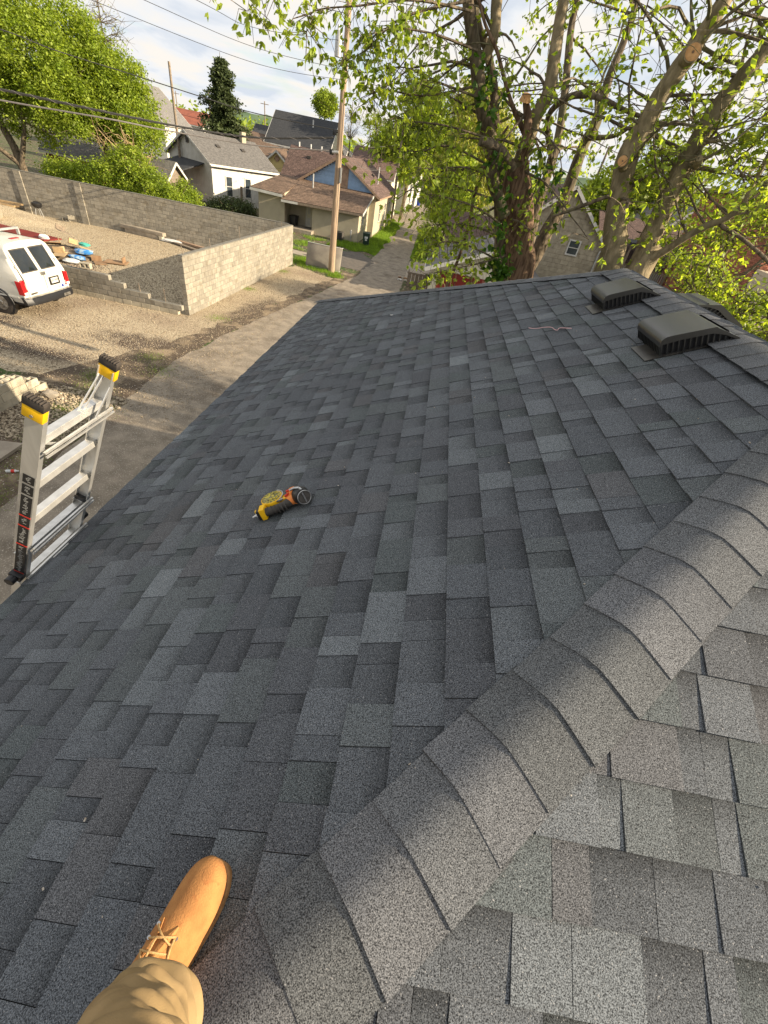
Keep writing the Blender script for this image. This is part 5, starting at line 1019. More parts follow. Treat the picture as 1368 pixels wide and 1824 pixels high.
h, ro = gable_house('house', 'white house with porch seen between the tree trunks and the brick building', 17.5, 24, 46, 56, 4.6, 7.6, 'y', MT['white'], MT['greyroof'], over=.3); h.name = 'porch_house'
win(h, (17.5,48.5,2.2), .9, 1.6, (-1,0,0)); win(h, (19.5,46,2.2), .9, 1.6, (0,-1,0))
pc = thing('porch', 'dark wooden porch stairs with railings against the brick building', 'porch', (15.5,37.5,0))
q = MB(); q.box((15.2,38.2,2.3),(3.4,2.6,.2)); q.build('deck', MT['oldwood'], pc)
q = MB(); q.slab([(13.2,36.6,4.9),(17.2,36.6,5.1),(17.2,40,5.1),(13.2,40,4.9)], .15); q.build('porch_roof', MT['darkroof'], pc)
for i in range(22): q = MB(); q.bar((13.6+i*.155,36.95,2.4),(13.6+i*.155,36.95,3.4),.04,.04); q.build('baluster', MT['galv'], pc)
q = MB(); q.bar((13.5,36.95,3.42),(17.0,36.95,3.42),.08,.06); q.bar((13.6,36.95,0),(13.6,36.95,4.9),.12,.12); q.bar((16.9,36.95,0),(16.9,36.95,4.9),.12,.12); q.build('railing', MT['oldwood'], pc)
car = thing('parked_car', 'dark red pickup truck half hidden behind the ridge and the right bush', 'car', (8.3,22.5,0))
sec = [(0,.55,.95),(.1,.5,1.05),(1.9,.5,1.10),(2.0,.5,1.72),(3.1,.5,1.74),(3.7,.5,1.15),(5.0,.5,1.02),(5.2,.5,.75)]; vs = []
for x, zb_, zt_ in sec: vs += [(5.8+x,21.8,zb_),(5.8+x,21.85,zt_ if zt_ < 1.2 else 1.1),(5.8+x,22.0 if zt_ < 1.2 else 22.1,zt_),(5.8+x,23.4 if zt_ < 1.2 else 23.3,zt_),(5.8+x,23.55,zt_ if zt_ < 1.2 else 1.1),(5.8+x,23.6,zb_)]
q = MB(); q.add(vs, [(r*6+i, r*6+(i+1)%6, (r+1)*6+(i+1)%6, (r+1)*6+i) for r in range(len(sec)-1) for i in range(6)]+[tuple(range(6)), tuple((len(sec)-1)*6+i for i in range(6))]); q.build('body', MT['redpaint'], car, smooth=True, bevel=.02)
for x in (6.8,9.9):
    for y in (21.9,23.5): q = MB(); q.tube([(x,y-.12,.36),(x,y+.12,.36)], .36, 20); q.build('wheel', MT['rubber'], car)
q = MB(); q.add([(7.95,21.98,1.2),(8.85,21.98,1.2),(8.8,22.06,1.62),(8.0,22.06,1.62)],[(0,1,2,3)]); q.build('window', MT['glass'], car)
# ================================================================ POLES AND WIRES
up_ = thing('utility_pole', 'tall weathered wooden utility pole with transformer at the alley edge', 'utility pole', (-6.91,32.22,0))
q = MB(); q.tube([(-6.91,32.22,-.1),(-6.92,32.21,4),(-6.93,32.2,8),(-6.94,32.2,14.5)], [.225,.20,.165,.125], 18); q.build('post', MT['polewood'], up_, smooth=True)
q = MB(); q.tube([(-7.33,32.1,10.25),(-7.33,32.1,11.1),(-7.33,32.1,11.2)], [.19,.19,.12], 18); q.bar((-7.3,32.15,10.8),(-6.95,32.2,10.8),.08,.08); q.tube([(-7.38,32.1,11.2),(-7.38,32.1,11.4)], .05, 8); q.build('transformer', MT['galv'], up_, smooth=True)
for x, z in ((-7.24,7.25),(-7.36,6.35)): q = MB(); q.box((x,32.1,z),(.22,.16,.26)); q.tube([(x,32.1,z),(-6.93,32.15,z+.05)], .035, 8); q.build('cable_clamp', MT['black'], up_, bevel=.02)
q = MB(); q.tube([(-7.3,32.0,6.35),(-6.93,32.0,6.4)], .07, 10); q.build('bracket', MT['galv'], up_)
q = MB(); q.box((-6.70,32.05,5.35),(.09,.09,.75)); q.build('conduit', MT['galv'], up_)
q = MB(); q.tube([(-6.76,32.08,0),(-6.78,32.08,5),(-6.81,32.08,9)], .018, 6); q.build('ground_wire', MT['greywire'], up_)
for z in (7.1,7.4,6.5,9.3): q = MB(); q.tube([(-6.925,32.2,z),(-6.925,32.2,z+.04)], .15, 16); q.build('band', MT['galv'], up_)
def pole(lab, x, y, h_, lean=0, arm=0):
    p = thing('utility_pole', lab, 'utility pole', (x,y,0)); q = MB(); q.tube([(x,y,0),(x+lean,y,h_)], [.16,.11], 12); q.build('post', MT['oldwood'], p, smooth=True)
    if arm: q = MB(); q.bar((x+lean-arm,y,h_-.5),(x+lean+arm,y,h_-.5),.1,.12); q.build('crossarm', MT['polewood'], p)
pole('thin leaning wooden pole at the far corner of the tan house', -7.0, 69.5, 9.7, -.15)
pole('bare grey utility pole rising beside the big left tree', -28.95, 55, 10.3, .05)
pole('far slim utility pole above the white clapboard house', -3.0, 104, 12, 0, .8)
pole('distant pole seen between the trunks above the block house roof', (14.939,60.000,9.427)[0], 60, (14.301,60.000,10.703)[2]+.6, .5)
for k, (u_, z_) in enumerate(((-27.5,12),(-40,11.5),(-30,12.5))): pole(('slim far pole left of the black roof','far pole left of the conifer','far pole right of the conifer')[k], (-55,-78,-48)[k], (120,150,135)[k], z_, 0, 1.0)
def wire(pts, r, lab, m='wire', grp=None, n=14, sag=0):
    P = smoothpath([Vector(p) for p in pts], n) if len(pts) > 2 else [Vector(pts[0]).lerp(Vector(pts[1]), i/n)-Vector((0,0,sag*4*(i/n)*(1-i/n))) for i in range(n+1)]
    q = MB(); q.tube(P, r, 6); return q.build('cable', MT[m], label=lab, cat='cable', group=grp)
wire([(-21.165,17.000,7.624), (-20.003,20.500,7.877), (-18.620,22.500,7.948), (-17.927,24.500,7.788), (-16.184,27.000,7.653), (-13.445,29.000,7.430), (-11.342,30.500,7.295), (-7.05,32.15,7.35)], .021, 'thick single black cable, uppermost of the heavy cables crossing the left trees')
wire([(-22.299,17.000,6.232), (-20.990,20.500,6.165), (-19.419,22.500,6.148), (-16.764,24.500,6.106), (-14.158,28.000,6.100), (-11.383,30.500,6.285), (-7.3,32.1,7.0)], .048, 'thick twisted black cable bundle in the middle of the heavy cables')
b_ = MB(); P = smoothpath([Vector(p) for p in ((-22.299,17.000,6.232), (-20.990,20.500,6.165), (-19.419,22.500,6.148), (-16.764,24.500,6.106), (-14.158,28.000,6.100), (-11.383,30.500,6.285), (-7.3,32.1,7.0))], 60)
b_.tube([p+Vector((0, math.cos(i*.55)*.045, math.sin(i*.55)*.045)) for i, p in enumerate(P)], .014, 5); b_.build('lashing_wire', MT['greywire'], label='spiral lashing wire wound round the thick cable bundle', cat='cable')
wire([(-22.354,17.000,6.164), (-21.124,20.500,5.933), (-19.573,22.500,5.801), (-15.954,24.500,5.888), (-14.927,27.500,5.840), (-11.396,30.500,5.944), (-7.36,32.1,6.4)], .032, 'brownish black cable, lowest of the three heavy cables crossing the left trees', 'greywire')
wire([(-20.954,20.000,10.025), (-15.532,24.000,9.425), (-10.711,29.000,9.084), (-6.9,32.2,9.45)], .010, 'thin high wire reaching the pole lowest of the three high ones', grp=None)
wire([(-18.873,20.000,10.484), (-13.321,24.000,9.725), (-10.690,29.000,9.619), (-6.9,32.2,9.85)], .010, 'thin high wire reaching the pole in the middle of the high ones')
wire([(-16.881,20.000,10.922), (-11.180,24.000,10.016), (-10.664,29.000,10.263), (-6.94,32.2,10.9)], .010, 'highest thin wire crossing the sky left of the pole')
wire([(-6.85,32.2,7.3), (-7.332,45.000,7.069), (-7.12,69.5,8.3)], .014, 'grey service cable from the tall pole back to the thin leaning pole', 'greywire')
wire([(-6.85,32.2,6.9), (-6.893,42.000,5.741), (-6.810,56.000,5.735), (-6.9,88.2,6.0)], .012, 'sagging grey cable from the tall pole to the white clapboard house', 'greywire')
wire([(-6.85,32.2,6.4), (-7.701,44.000,5.736), (-8.0,58.5,5.6)], .010, 'thin drop wire from the tall pole to the tan house vent pipe', 'greywire')
wire([(-6.95,69.5,7.9), (-2.981,50.000,5.196), (-0.323,38.000,6.770)], .014, 'pale cable from the thin leaning pole towards the right trees', 'greywire')
wire([(-7.3,32.1,6.3), (-11.760,40.000,6.114), (-16.962,52.000,4.196), (-22.6,60,3.6)], .009, 'thin drop wire from the tall pole to the white bungalow eave', 'greywire')
# ================================================================ TREES
def twig(q, a, b, r0, r1, bend, n=4, k=5):
    a, b = Vector(a), Vector(b); m = (b-a).length*bend; o = Vector((random.uniform(-m,m), random.uniform(-m,m), random.uniform(-m,m)))
    pts = [a.lerp(b, i/k)+o*math.sin(math.pi*i/k) for i in range(k+1)]; q.tube(pts, [r0+(r1-r0)*i/k for i in range(k+1)], n, cap=False); return pts
def bgtree(name, label, base, trunk, crown, nclump, nleaf, lsize, m='leafback', bark='bark', cr=.55, droop=.4, group=None, cat='tree', limbs=26, bare=0):
    t = thing(name, label, cat, base, group); q = MB(); sk = []
    for path in trunk: q.tube([p[:3] for p in path], [p[3] for p in path], 9); sk += [(Vector(p[:3]), p[3]) for p in smoothpath(path, 5)]
    q.build('trunk', MT[bark], t, smooth=True)
    cl = []
    tot = sum(c[3]*c[4]*c[5] for c in crown)
    for (x, y, z, rx, ry, rz) in crown:
        k = int(nclump*rx*ry*rz/tot)+1; d = rng.normal(size=(k,3)); d /= np.linalg.norm(d, axis=1, keepdims=True); rr = rng.uniform(.25,1,k)**.45
        cl.append(np.array([x,y,z])+d*rr[:,None]*np.array([rx,ry,rz]))
    cl = np.concatenate(cl); br = MB()
    for i in rng.choice(len(cl), min(limbs, len(cl)), replace=False):
        c = Vector(cl[i]); s = min(sk, key=lambda w: (w[0]-c).length+max(0, w[0].z-c.z)*1.5); pts = twig(br, s[0], c, min(s[1]*.5,.09), .012, .12, 4)
        for _ in range(3): twig(br, pts[random.randint(2,5)], c+Vector(rng.normal(size=3)*cr*1.4), .018, .006, .15, 3, 3)
    br.build('branch', MT[bark], t)
    n = len(cl)*nleaf; ctr = np.repeat(cl, nleaf, axis=0); P = ctr+rng.normal(size=(n,3))*cr*.55*np.array([1,1,.8])
    V, F = leafmesh(P, lsize, droop); npmesh('crown', V, F, MT[m], t)
    return t
bgtree('maple_tree', 'big bright green tree filling the upper left corner behind the wall', (-34.5,40,0), [[(-34.5,40,0,.32),(-35,40.2,2.5,.28),(-36.2,40.4,5,.2),(-37.2,41,9,.1)],[(-34.8,40,1.2,.2),(-33.6,40,3.6,.15),(-33,40.5,7,.08)],[(-34.5,40.1,1.2,.2),(-36.6,39.2,3,.14),(-39,39,6,.08)]],
    [(-36,40,8.5,4.6,3.6,3.8),(-33.0,41,4.6,3.0,2,1.7),(-38.5,40,4.4,3.0,2,1.6),(-32.5,40.5,7.8,3.8,3,3.4),(-39.5,39,7,4,3,3.4),(-34,40,11.5,4,3,2.6),(-30.5,41,6.0,2.6,2.6,2.4)], 1350, 74, .19)
bgtree('maple_tree', 'dense bright green tree between the corner tree and the bare pole', (-29.8,44,0), [[(-29.8,44,0,.26),(-29.8,44,3,.2),(-29.6,44.2,8,.08)]],
    [(-30.2,44,7.0,3.4,3,3.2),(-27.2,44.5,5.6,2.5,2.6,2.4),(-31,44,9.6,2.9,2.6,2.1),(-28.2,44.5,8.0,2.4,2.2,2.0)], 950, 68, .19)
bgtree('bare_tree', 'thin leafless tree top sticking out above the dense green tree', (-33.5,52,0), [[(-33.5,52,0,.2),(-33.3,52,8,.1),(-33.1,52,13.2,.03)]], [(-33,52,11.2,2.2,1.6,2.2)], 60, 3, .2, 'leafpale', limbs=60)
bgtree('shrub', 'leafy green bush leaning over the block wall by the white bungalow', (-21.5,35.2,0), [[(-21.5,35.2,0,.07),(-21.2,35.3,1.6,.05),(-20.8,35.4,3,.02)],[(-23.5,35.2,0,.07),(-23.4,35.3,2.6,.03)],[(-19.8,35,0,.05),(-19.7,35,2,.02)]],
    [(-21.3,35.0,2.3,1.9,1.1,1.3),(-24.3,34.8,2.2,2.2,1.1,1.2),(-19.3,34.9,1.7,1.3,1.0,.9),(-26.8,34.8,2.0,1.8,1.0,1.0),(-22.6,35.6,3.4,1.6,1.1,1.0)], 620, 50, .15, cr=.4, cat='bush')
bgtree('shrub', 'yellow green bush at the foot of the white bungalow corner', (-20.4,38.5,0), [[(-20.4,38.5,0,.05),(-20.3,38.5,1.8,.03)]], [(-20.6,38.6,1.5,1.5,1.2,1.3),(-22.6,40,1.2,1.2,1.0,1.1)], 200, 50, .16, 'leafback', cr=.4, cat='bush')
bgtree('shrub', 'low dark green ivy clump under the bungalow windows', (-20,47,0), [[(-20,47,0,.04),(-20,47,.6,.02)]], [(-20.5,48,.5,2.6,1.4,.7),(-21,51.5,.4,1.5,1.2,.5)], 160, 46, .18, 'needle', cr=.45, cat='bush')
bgtree('bare_shrub', 'bare pinkish twiggy shrub rising in front of the grey house roof', (-22.9,36,0), [[(-22.9,36,0,.05),(-22.8,36,2.6,.035),(-22.2,36,4.8,.012)],[(-22.9,36,.4,.04),(-24.2,36,3,.03),(-25.1,36,4.7,.01)],[(-22.9,36,1,.03),(-21.4,36,3.4,.02),(-20.9,36,4.4,.01)]], [(-22.8,36,3.9,1.7,.8,1.2)], 26, 2, .12, 'leafpale', 'lumber', limbs=26, cat='bush')
# conifer
cf = thing('conifer', 'tall dark pointed conifer standing behind the white bungalow', 'tree', (-26.4,61,0)); q = MB(); q.tube([(-26.4,61,0),(-26.4,61,12.2)], [.22,.02], 9); q.build('trunk', MT['bark'], cf)
pts = []; br = MB()
for k in range(420):
    z = 1.6+10.1*(k/420); R_ = (3.5*max(0,1-(z-1.5)/10.6)**.72+.12)*random.uniform(.5,1.3)*(1+.28*math.sin(z*3.1)); a_ = k*2.4+random.random(); tip = Vector((-26.4+math.cos(a_)*R_, 61+math.sin(a_)*R_, z-.22*R_+.4*(R_*.3)))
    br.tube([(-26.4,61,z),tip], [.02,.006], 3, cap=False)
    for u_ in np.linspace(.25,1,7): c = Vector((-26.4,61,z)).lerp(tip, u_); pts += [np.array(c)+rng.normal(size=3)*[.13,.13,.07] for _ in range(11)]
br.build('branch', MT['bark'], cf); V, F = leafmesh(np.array(pts), .26, .15); npmesh('crown', V, F, MT['needle'], cf)
# trees along and behind the alley
bgtree('tree', 'dense mid green tree right of the utility pole behind the tan house', (-6.5,78,0), [[(-6.5,78,0,.3),(-6.3,78,6,.2),(-6,78,12,.08)],[(-6.4,78,4,.16),(-4,78,10,.06)]],
    [(-7.5,78,7.6,3.8,3,3.2),(-4.2,79,10.2,3.4,3,3.2),(-9.2,77,8.6,2.2,2,2.6),(-6,78,13.2,2.8,2.5,2.4)], 640, 42, .36, 'leafback', cr=.8)
bgtree('tree', 'far green tree behind the maple leaves to the right of the alley', (1.5,95,0), [[(1.5,95,0,.3),(1.8,95,8,.2),(2,95,15,.08)],[(1.6,95,5,.16),(4,95,13,.06)]],
    [(1,95,9,4,3,4.5),(5,96,12,4,3,4.2),(0,95,15,3.4,3,3.2)], 460, 34, .42, 'leafpale', cr=.9)
bgtree('willow_tree', 'hazy olive green willow hanging over the right side of the alley', (1.6,66,0), [[(1.6,66,0,.3),(1.4,66,5,.2),(1.2,66,11,.08)],[(1.5,66,3,.16),(3.6,66,9,.06)],[(1.5,66,3,.16),(-.6,66,9,.06)]],
    [(.8,65,6.5,3.6,3.4,4.6),(3.8,66,8.5,3.4,3,4.6),(-.9,66,4.6,1.6,2,2.6),(1.5,66,12,3,3,3.0)], 900, 42, .26, 'leafpale', cr=.6, droop=1.4, limbs=70)
bgtree('tree', 'yellow green young tree on the grass beside the blue recycling bins', (.2,49,0), [[(.2,49,0,.1),(.3,49,2.5,.08),(.5,49,6,.03)],[(.2,49,1.2,.06),(-.5,49,4,.03)],[(.25,49,1.6,.05),(1.4,49,4.6,.02)]],
    [(.3,49,4.6,1.9,1.7,2.2),(-.7,48.6,2.6,1.1,1.1,1.4),(1.8,49,3.6,1.3,1.2,1.6),(.6,49,7.0,1.6,1.5,1.4)], 300, 30, .24, 'leaf', cr=.5, droop=.8)
bgtree('shrub', 'leafy shrub around the blue recycling bins', (-1.0,51,0), [[(-1,51,0,.04),(-1,51,1.2,.02)]], [(-.4,51.2,1.0,.7,1.6,.9),(-1.0,46.8,.5,.8,1.5,.6),(-1.3,53.8,.8,.8,1.2,.9)], 120, 44, .18, 'leafback', cr=.35, cat='bush')
bgtree('tree', 'green tree crown behind the twin trunks above the porch house', (19,58,0), [[(19,58,0,.25),(19,58,6,.15),(19,58,10,.06)]], [(18,58,7.6,3.8,3,3),(22,58,9.4,3.6,3,3.2),(15.5,58,6.6,2.6,2.5,2.4)], 420, 40, .34, 'leafback', cr=.7)
bgtree('tree', 'bright green tree right of the twin trunks in front of the brick building', (13.2,24,0), [[(13.2,24,0,.2),(13,24,4,.14),(12.8,24,9,.05)],[(13.1,24,2.5,.12),(15,24,6.5,.04)]], [(12.6,24,7.4,2.0,1.8,1.8),(14.8,24.5,8.4,1.8,1.8,1.7),(11.0,24,5.6,1.1,1.2,1.1),(16.4,24.5,6.8,1.3,1.4,1.1)], 230, 22, .17, 'leafback', cr=.5, limbs=60, droop=.7)
bgtree('tree', 'small far round tree above the black roofed house', (-23.6,96,0), [[(-23.6,96,0,.2),(-23.6,96,11,.1)]], [(-23.6,96,12.0,1.9,1.9,1.8)], 150, 40, .32, 'leafback', cr=.5)
bgtree('bare_tree', 'bare spiky far tree right of the small round tree', (-19.3,98,0), [[(-19.3,98,0,.2),(-19.3,98,13.2,.04)]], [(-19.3,98,10.8,2.2,1.5,1.8)], 60, 2, .2, 'leafpale', limbs=60)
bgtree('bare_tree', 'loose half bare tree left of the utility pole behind the black roof', (-13.5,92,0), [[(-13.5,92,0,.22),(-13.8,92,12,.05)],[(-13.5,92,6,.12),(-16,92,12.6,.03)],[(-13.5,92,6,.12),(-11.2,92,12.2,.03)]], [(-13.5,92,10,2.8,2,2.6),(-11.2,92,8.5,1.8,1.6,2)], 150, 14, .26, 'leafback', cr=.4, limbs=110)
bgtree('tree', 'dark green tree mass between the black roof and the utility pole', (-11,84,0), [[(-11,84,0,.25),(-11,84,8,.1)]], [(-10.6,84,7.2,2.6,2.2,2.4),(-8.2,85,6.8,1.8,2,2.2)], 260, 40, .34, 'leafback', cr=.6)
# far tree belt at the foot of the hills
fb = []
for k in range(1500):
    x = random.uniform(-330,330); y = random.uniform(230,420); fb.append(np.array([x,y,random.uniform(1,9)]))
fbp = np.repeat(np.array(fb), 26, axis=0)+rng.normal(size=(1500*26,3))*[4.2,3,2.4]; V, F = leafmesh(fbp, 2.3, .2); npmesh('treeline', V, F, MT['leafback'], kind='stuff')
# ---------------------------------------------------------------- foreground trees
def limbed(name, label, base, limbs, parts, m, side=26):
    t = thing(name, label, 'tree', base); sk = []
    for nm, path, mt in limbs:
        P = smoothpath(path, 6); q = MB(); n_ = 18 if path[0][3] > .12 else 10; vs = []
        q.tube([p[:3] for p in P], [p[3] for p in P], n_)
        k_ = 0
        for i in range(len(P)):
            for j in range(n_):
                c = Vector(P[i][:3]); v = q.v[k_]; q.v[k_] = c+(v-c)*(1+.055*math.sin(j*2*math.pi/n_*3+i*.35)+.05*math.sin(i*.9+j)*random.uniform(.3,1)); k_ += 1
        o = q.build(nm, MT[mt], t, smooth=True); sk += [(Vector(p[:3]), p[3]) for p in P]
    return t, sk
def foliage(t, sk, zmin, nb, ln, nleaf, lsize, m, bark, sub=5, keep=None, droopy=.35, lobes=3, seed=1, cloud=.13, out=None):
    r = random.Random(seed); br = MB(); tips = []
    cand = [s for s in sk if s[0].z > zmin and s[1] < .5]
    for _ in range(nb):
        s, rad = r.choice(cand); d = Vector((r.gauss(0,1), r.gauss(0,1)*.8, r.uniform(-.25,.9)))
        if out: d += Vector(out)*r.uniform(0,1.2)
        d.normalize(); L_ = ln*r.uniform(.45,1.25); P = [s]; p = s.copy(); 
        for i in range(7): d = (d+Vector((r.gauss(0,.18), r.gauss(0,.18), r.gauss(0,.14)-droopy*.16))).normalized(); p = p+d*L_/7; P.append(p.copy())
        r0 = min(rad*.4, .028); 
        if keep and not keep(P[-1]): continue
        br.tube(P, [r0*(1-i/8.5) for i in range(8)], 5, cap=False)
        for _2 in range(sub):
            a = P[r.randint(2,7)]; d2 = Vector((r.gauss(0,1), r.gauss(0,1), r.uniform(-.9,.5))).normalized(); l2 = L_*r.uniform(.16,.42); Q = [a]; pp = a.copy()
            for i in range(4): d2 = (d2+Vector((r.gauss(0,.2), r.gauss(0,.2), -droopy*.4))).normalized(); pp = pp+d2*l2/4; Q.append(pp.copy())
            br.tube(Q, [.008,.006,.005,.004,.003], 3, cap=False); tips += [np.array(Q[k]) for k in (1,2,3,4,4)]
    br.build('twigs', MT[bark], t, kind='stuff')
    if tips:
        T = np.array(tips); P = np.repeat(T, nleaf, axis=0); P = P+rng.normal(size=P.shape)*cloud
        V, F = leafmesh(P, lsize, .75, lobes); npmesh('crown', V, F, MT[m], t)
A = 'bark'; Bk = 'barkpale'
limA = [('trunk', [(1.95,10.5,-.1,.42),(1.9,10.5,2.5,.37), (1.870,10.500,4.976,0.3309), (1.681,10.500,5.577,0.2861), (1.428,10.400,6.122,0.2866), (1.238,10.300,6.537,0.2746), (1.187,10.300,6.901,0.1603)], 'deadwood'),
 ('limb', [(1.482,10.600,4.886,0.1760), (1.331,10.600,5.503,0.1528), (1.180,10.600,6.068,0.1763), (1.021,10.600,6.390,0.1720), (0.611,10.600,7.003,0.1424), (0.304,10.500,7.466,0.1295), (-0.000,10.400,8.001,0.1098), (-0.271,10.300,8.506,0.0981), (-0.525,10.200,9.057,0.0757), (-0.950,10.200,9.814,0.0395)], A),
 ('limb', [(1.105,10.700,6.143,0.1172), (0.640,10.700,7.196,0.0814), (0.421,10.700,7.750,0.0776), (0.150,10.700,8.200,0.0678), (-0.117,10.700,8.483,0.0661), (-0.385,10.800,9.063,0.0524), (-0.516,10.800,9.783,0.0269)], A),
 ('limb', [(0.131,10.400,8.020,0.0734), (0.193,10.300,8.330,0.0824), (0.122,10.300,8.676,0.0850), (0.049,10.200,9.234,0.0636), (0.036,10.200,9.932,0.0345)], Bk),
 ('limb', [(1.155,10.300,6.523,0.1514), (1.176,10.200,6.953,0.1313), (1.206,10.100,7.462,0.1117), (1.282,10.000,7.800,0.1015), (1.156,10.000,8.413,0.0895), (1.092,10.000,8.853,0.0756), (0.960,10.000,9.534,0.0452)], Bk),
 ('limb', [(1.160,10.000,6.055,0.0975), (0.790,9.900,6.470,0.1130), (0.642,9.800,6.765,0.1020)], A),
 ('broken_limb', [(1.056,9.900,6.755,0.0708), (0.708,9.700,6.962,0.0681), (0.349,9.500,6.992,0.0607)], A),
 ('broken_limb', [(1.172,10.000,6.893,0.0839), (1.123,9.900,7.220,0.0748), (1.041,9.900,7.456,0.0666), (0.936,9.900,7.625,0.0477)], 'deadwood'),
 ('limb', [(1.128,10.200,7.237,0.0511), (0.802,10.100,7.506,0.0368), (0.548,10.100,7.803,0.0301), (0.293,10.100,8.126,0.0292), (-0.041,10.100,8.440,0.0230), (-0.390,10.100,8.998,0.0159)], 'deadwood'),
 ('limb', [(1.930,10.700,4.986,0.1600), (2.105,10.800,5.386,0.1495), (2.203,10.900,5.881,0.1372), (2.368,11.100,6.423,0.1190), (2.406,11.300,7.297,0.1000), (2.514,11.400,7.682,0.0980), (2.509,11.600,8.340,0.0736), (2.577,11.800,8.906,0.0594), (2.576,12.000,9.494,0.0507), (2.432,12.000,10.246,0.0297)], A),
 ('limb', [(2.165,12.000,5.135,0.1318), (2.063,12.200,6.325,0.1071), (2.105,12.500,7.387,0.0860), (1.931,12.800,8.333,0.0754), (1.731,13.000,9.102,0.0656), (1.652,13.000,9.728,0.0549), (1.388,13.000,10.581,0.0321)], A),
 ('limb', [(1.944,11.100,6.909,0.0506), (1.486,10.600,7.505,0.0459), (1.640,10.200,7.781,0.0487), (2.044,10.000,7.841,0.0418), (2.510,9.800,7.739,0.0348), (2.983,9.700,7.669,0.0237)], A),
 ('limb', [(2.450,11.200,7.457,0.0489), (2.917,11.100,7.565,0.0342), (3.215,10.900,7.868,0.0265), (3.596,10.800,8.027,0.0189)], A),
 ('limb', [(0.128,9.600,4.160,0.0229), (0.378,9.700,4.841,0.0301), (0.502,9.800,5.638,0.0286), (0.488,9.900,6.420,0.0271), (0.692,10.000,7.084,0.0258), (0.782,10.100,7.288,0.0187)], 'deadwood')]
ta, ska = limbed('maple_tree', 'old many stemmed maple with split brown trunk and hanging ivy just beyond the roof', (1.95,10.5,0), limA, None, 'leaf')
q = MB(); p = Vector((0.928,9.870,7.634)); q.tube([p-Vector((0,.0,.03)), p+Vector((0,-.03,.06))], [.10,.06], 12); q.build('broken_tip', MT['cutwood'], ta)
foliage(ta, ska, 6.7, 46, 2.2, 1, .09, 'leaf', A, sub=6, seed=3, out=(-1.1,.2,.1), droopy=.5)
foliage(ta, ska, 5.6, 14, 1.3, 1, .085, 'leaf', A, sub=5, seed=8, out=(-.6,-.1,-.2), droopy=.6)
# low hanging sprays on the left of the trunk, over the shed roof and the alley
sp = MB(); tips = []; rr_ = random.Random(21)
for path in ([(1.402,9.800,5.318), (0.635,9.400,5.519), (0.087,9.000,5.556), (-0.061,8.900,5.320)], [(1.131,10.000,5.915), (0.571,9.600,6.109), (-0.078,9.300,6.177), (-0.373,9.100,6.174)], [(0.921,9.900,6.491), (0.307,9.600,6.631), (-0.269,9.300,6.535), (-0.543,9.100,6.489)],
    [(0.590,9.900,7.063), (-0.221,9.500,7.094), (-0.868,9.300,7.049), (-1.085,9.100,7.067)], [(0.338,9.900,7.521), (-0.437,9.500,7.560), (-1.075,9.300,7.627), (-1.642,9.100,7.457)], [(-0.019,9.800,8.034), (-0.725,9.300,8.027), (-1.373,9.100,7.956), (-1.587,9.000,7.798)], [(-0.224,9.800,8.414), (-1.030,9.200,8.289), (-1.792,9.000,8.092), (-2.383,8.800,7.919), (-2.467,8.700,7.677)],
    [(1.353,9.800,5.457), (0.813,9.300,5.284), (0.302,9.000,5.142), (-0.091,8.900,4.992)], [(-0.351,9.800,8.722), (-1.757,9.000,8.447), (-2.869,8.800,8.107), (-3.324,8.700,7.770)], [(0.185,9.900,7.699), (-0.675,9.500,7.396), (-1.384,9.300,7.333), (-1.529,9.200,7.172)], [(1.181,9.900,5.747), (0.437,9.500,5.834), (-0.126,9.200,5.760)],
    [(-0.257,9.800,8.520), (-1.173,9.300,8.130), (-1.673,9.100,7.689), (-1.980,9.000,7.513)], [(0.713,9.900,6.699), (-0.159,9.600,6.858), (-0.704,9.400,6.691), (-1.479,9.300,6.710)], [(0.973,9.900,6.248), (0.079,9.700,6.356), (-0.434,9.500,6.354), (-0.637,9.300,5.919)]):
    P = smoothpath([Vector(p) for p in path], 7); sp.tube(P, [.022*(1-i/(len(P)+2)) for i in range(len(P))], 5, cap=False)
    for i in range(4, len(P)):
        for _ in range(2):
            d = Vector((rr_.gauss(0,1), rr_.gauss(0,1), rr_.uniform(-1.2,.25))).normalized(); l_ = rr_.uniform(.15,.48); a = P[i]; b = a+d*l_; c = b+Vector((d.x*.1,d.y*.1,-.14)); sp.tube([a,b,c], [.006,.004,.003], 3, cap=False); tips += [np.array(b), np.array(c), np.array(a.lerp(b,.6))]
sp.build('hanging_branch', MT[A], ta)
T = np.repeat(np.array(tips), 1, axis=0); V, F = leafmesh(T+rng.normal(size=T.shape)*.085, .10, .9, 3); npmesh('hanging_leaves', V, F, MT['leaf'], ta)
T = []
for path, n_ in (([(1.459,9.600,5.260), (1.114,9.600,5.765), (1.092,9.600,6.281), (0.649,9.700,6.841)], 60), ([(1.402,9.600,5.100), (1.161,9.600,5.304)], 90), ([(1.996,10.000,6.667), (1.508,10.000,6.829), (2.342,10.200,6.109)], 36), ([(0.123,9.700,7.856), (0.419,9.700,7.379)], 40)):
    P = smoothpath([Vector(p) for p in path], 10)
    for _ in range(n_): T.append(np.array(rr_.choice(P))+rng.normal(size=3)*.10)
V, F = leafmesh(np.array(T), .12, 1.0, 3); npmesh('ivy', V, F, mat('ivy_leaf', (.07,.16,.018), (.045,.11,.012), rnd=.35, trans=.4, rough=.5), ta)
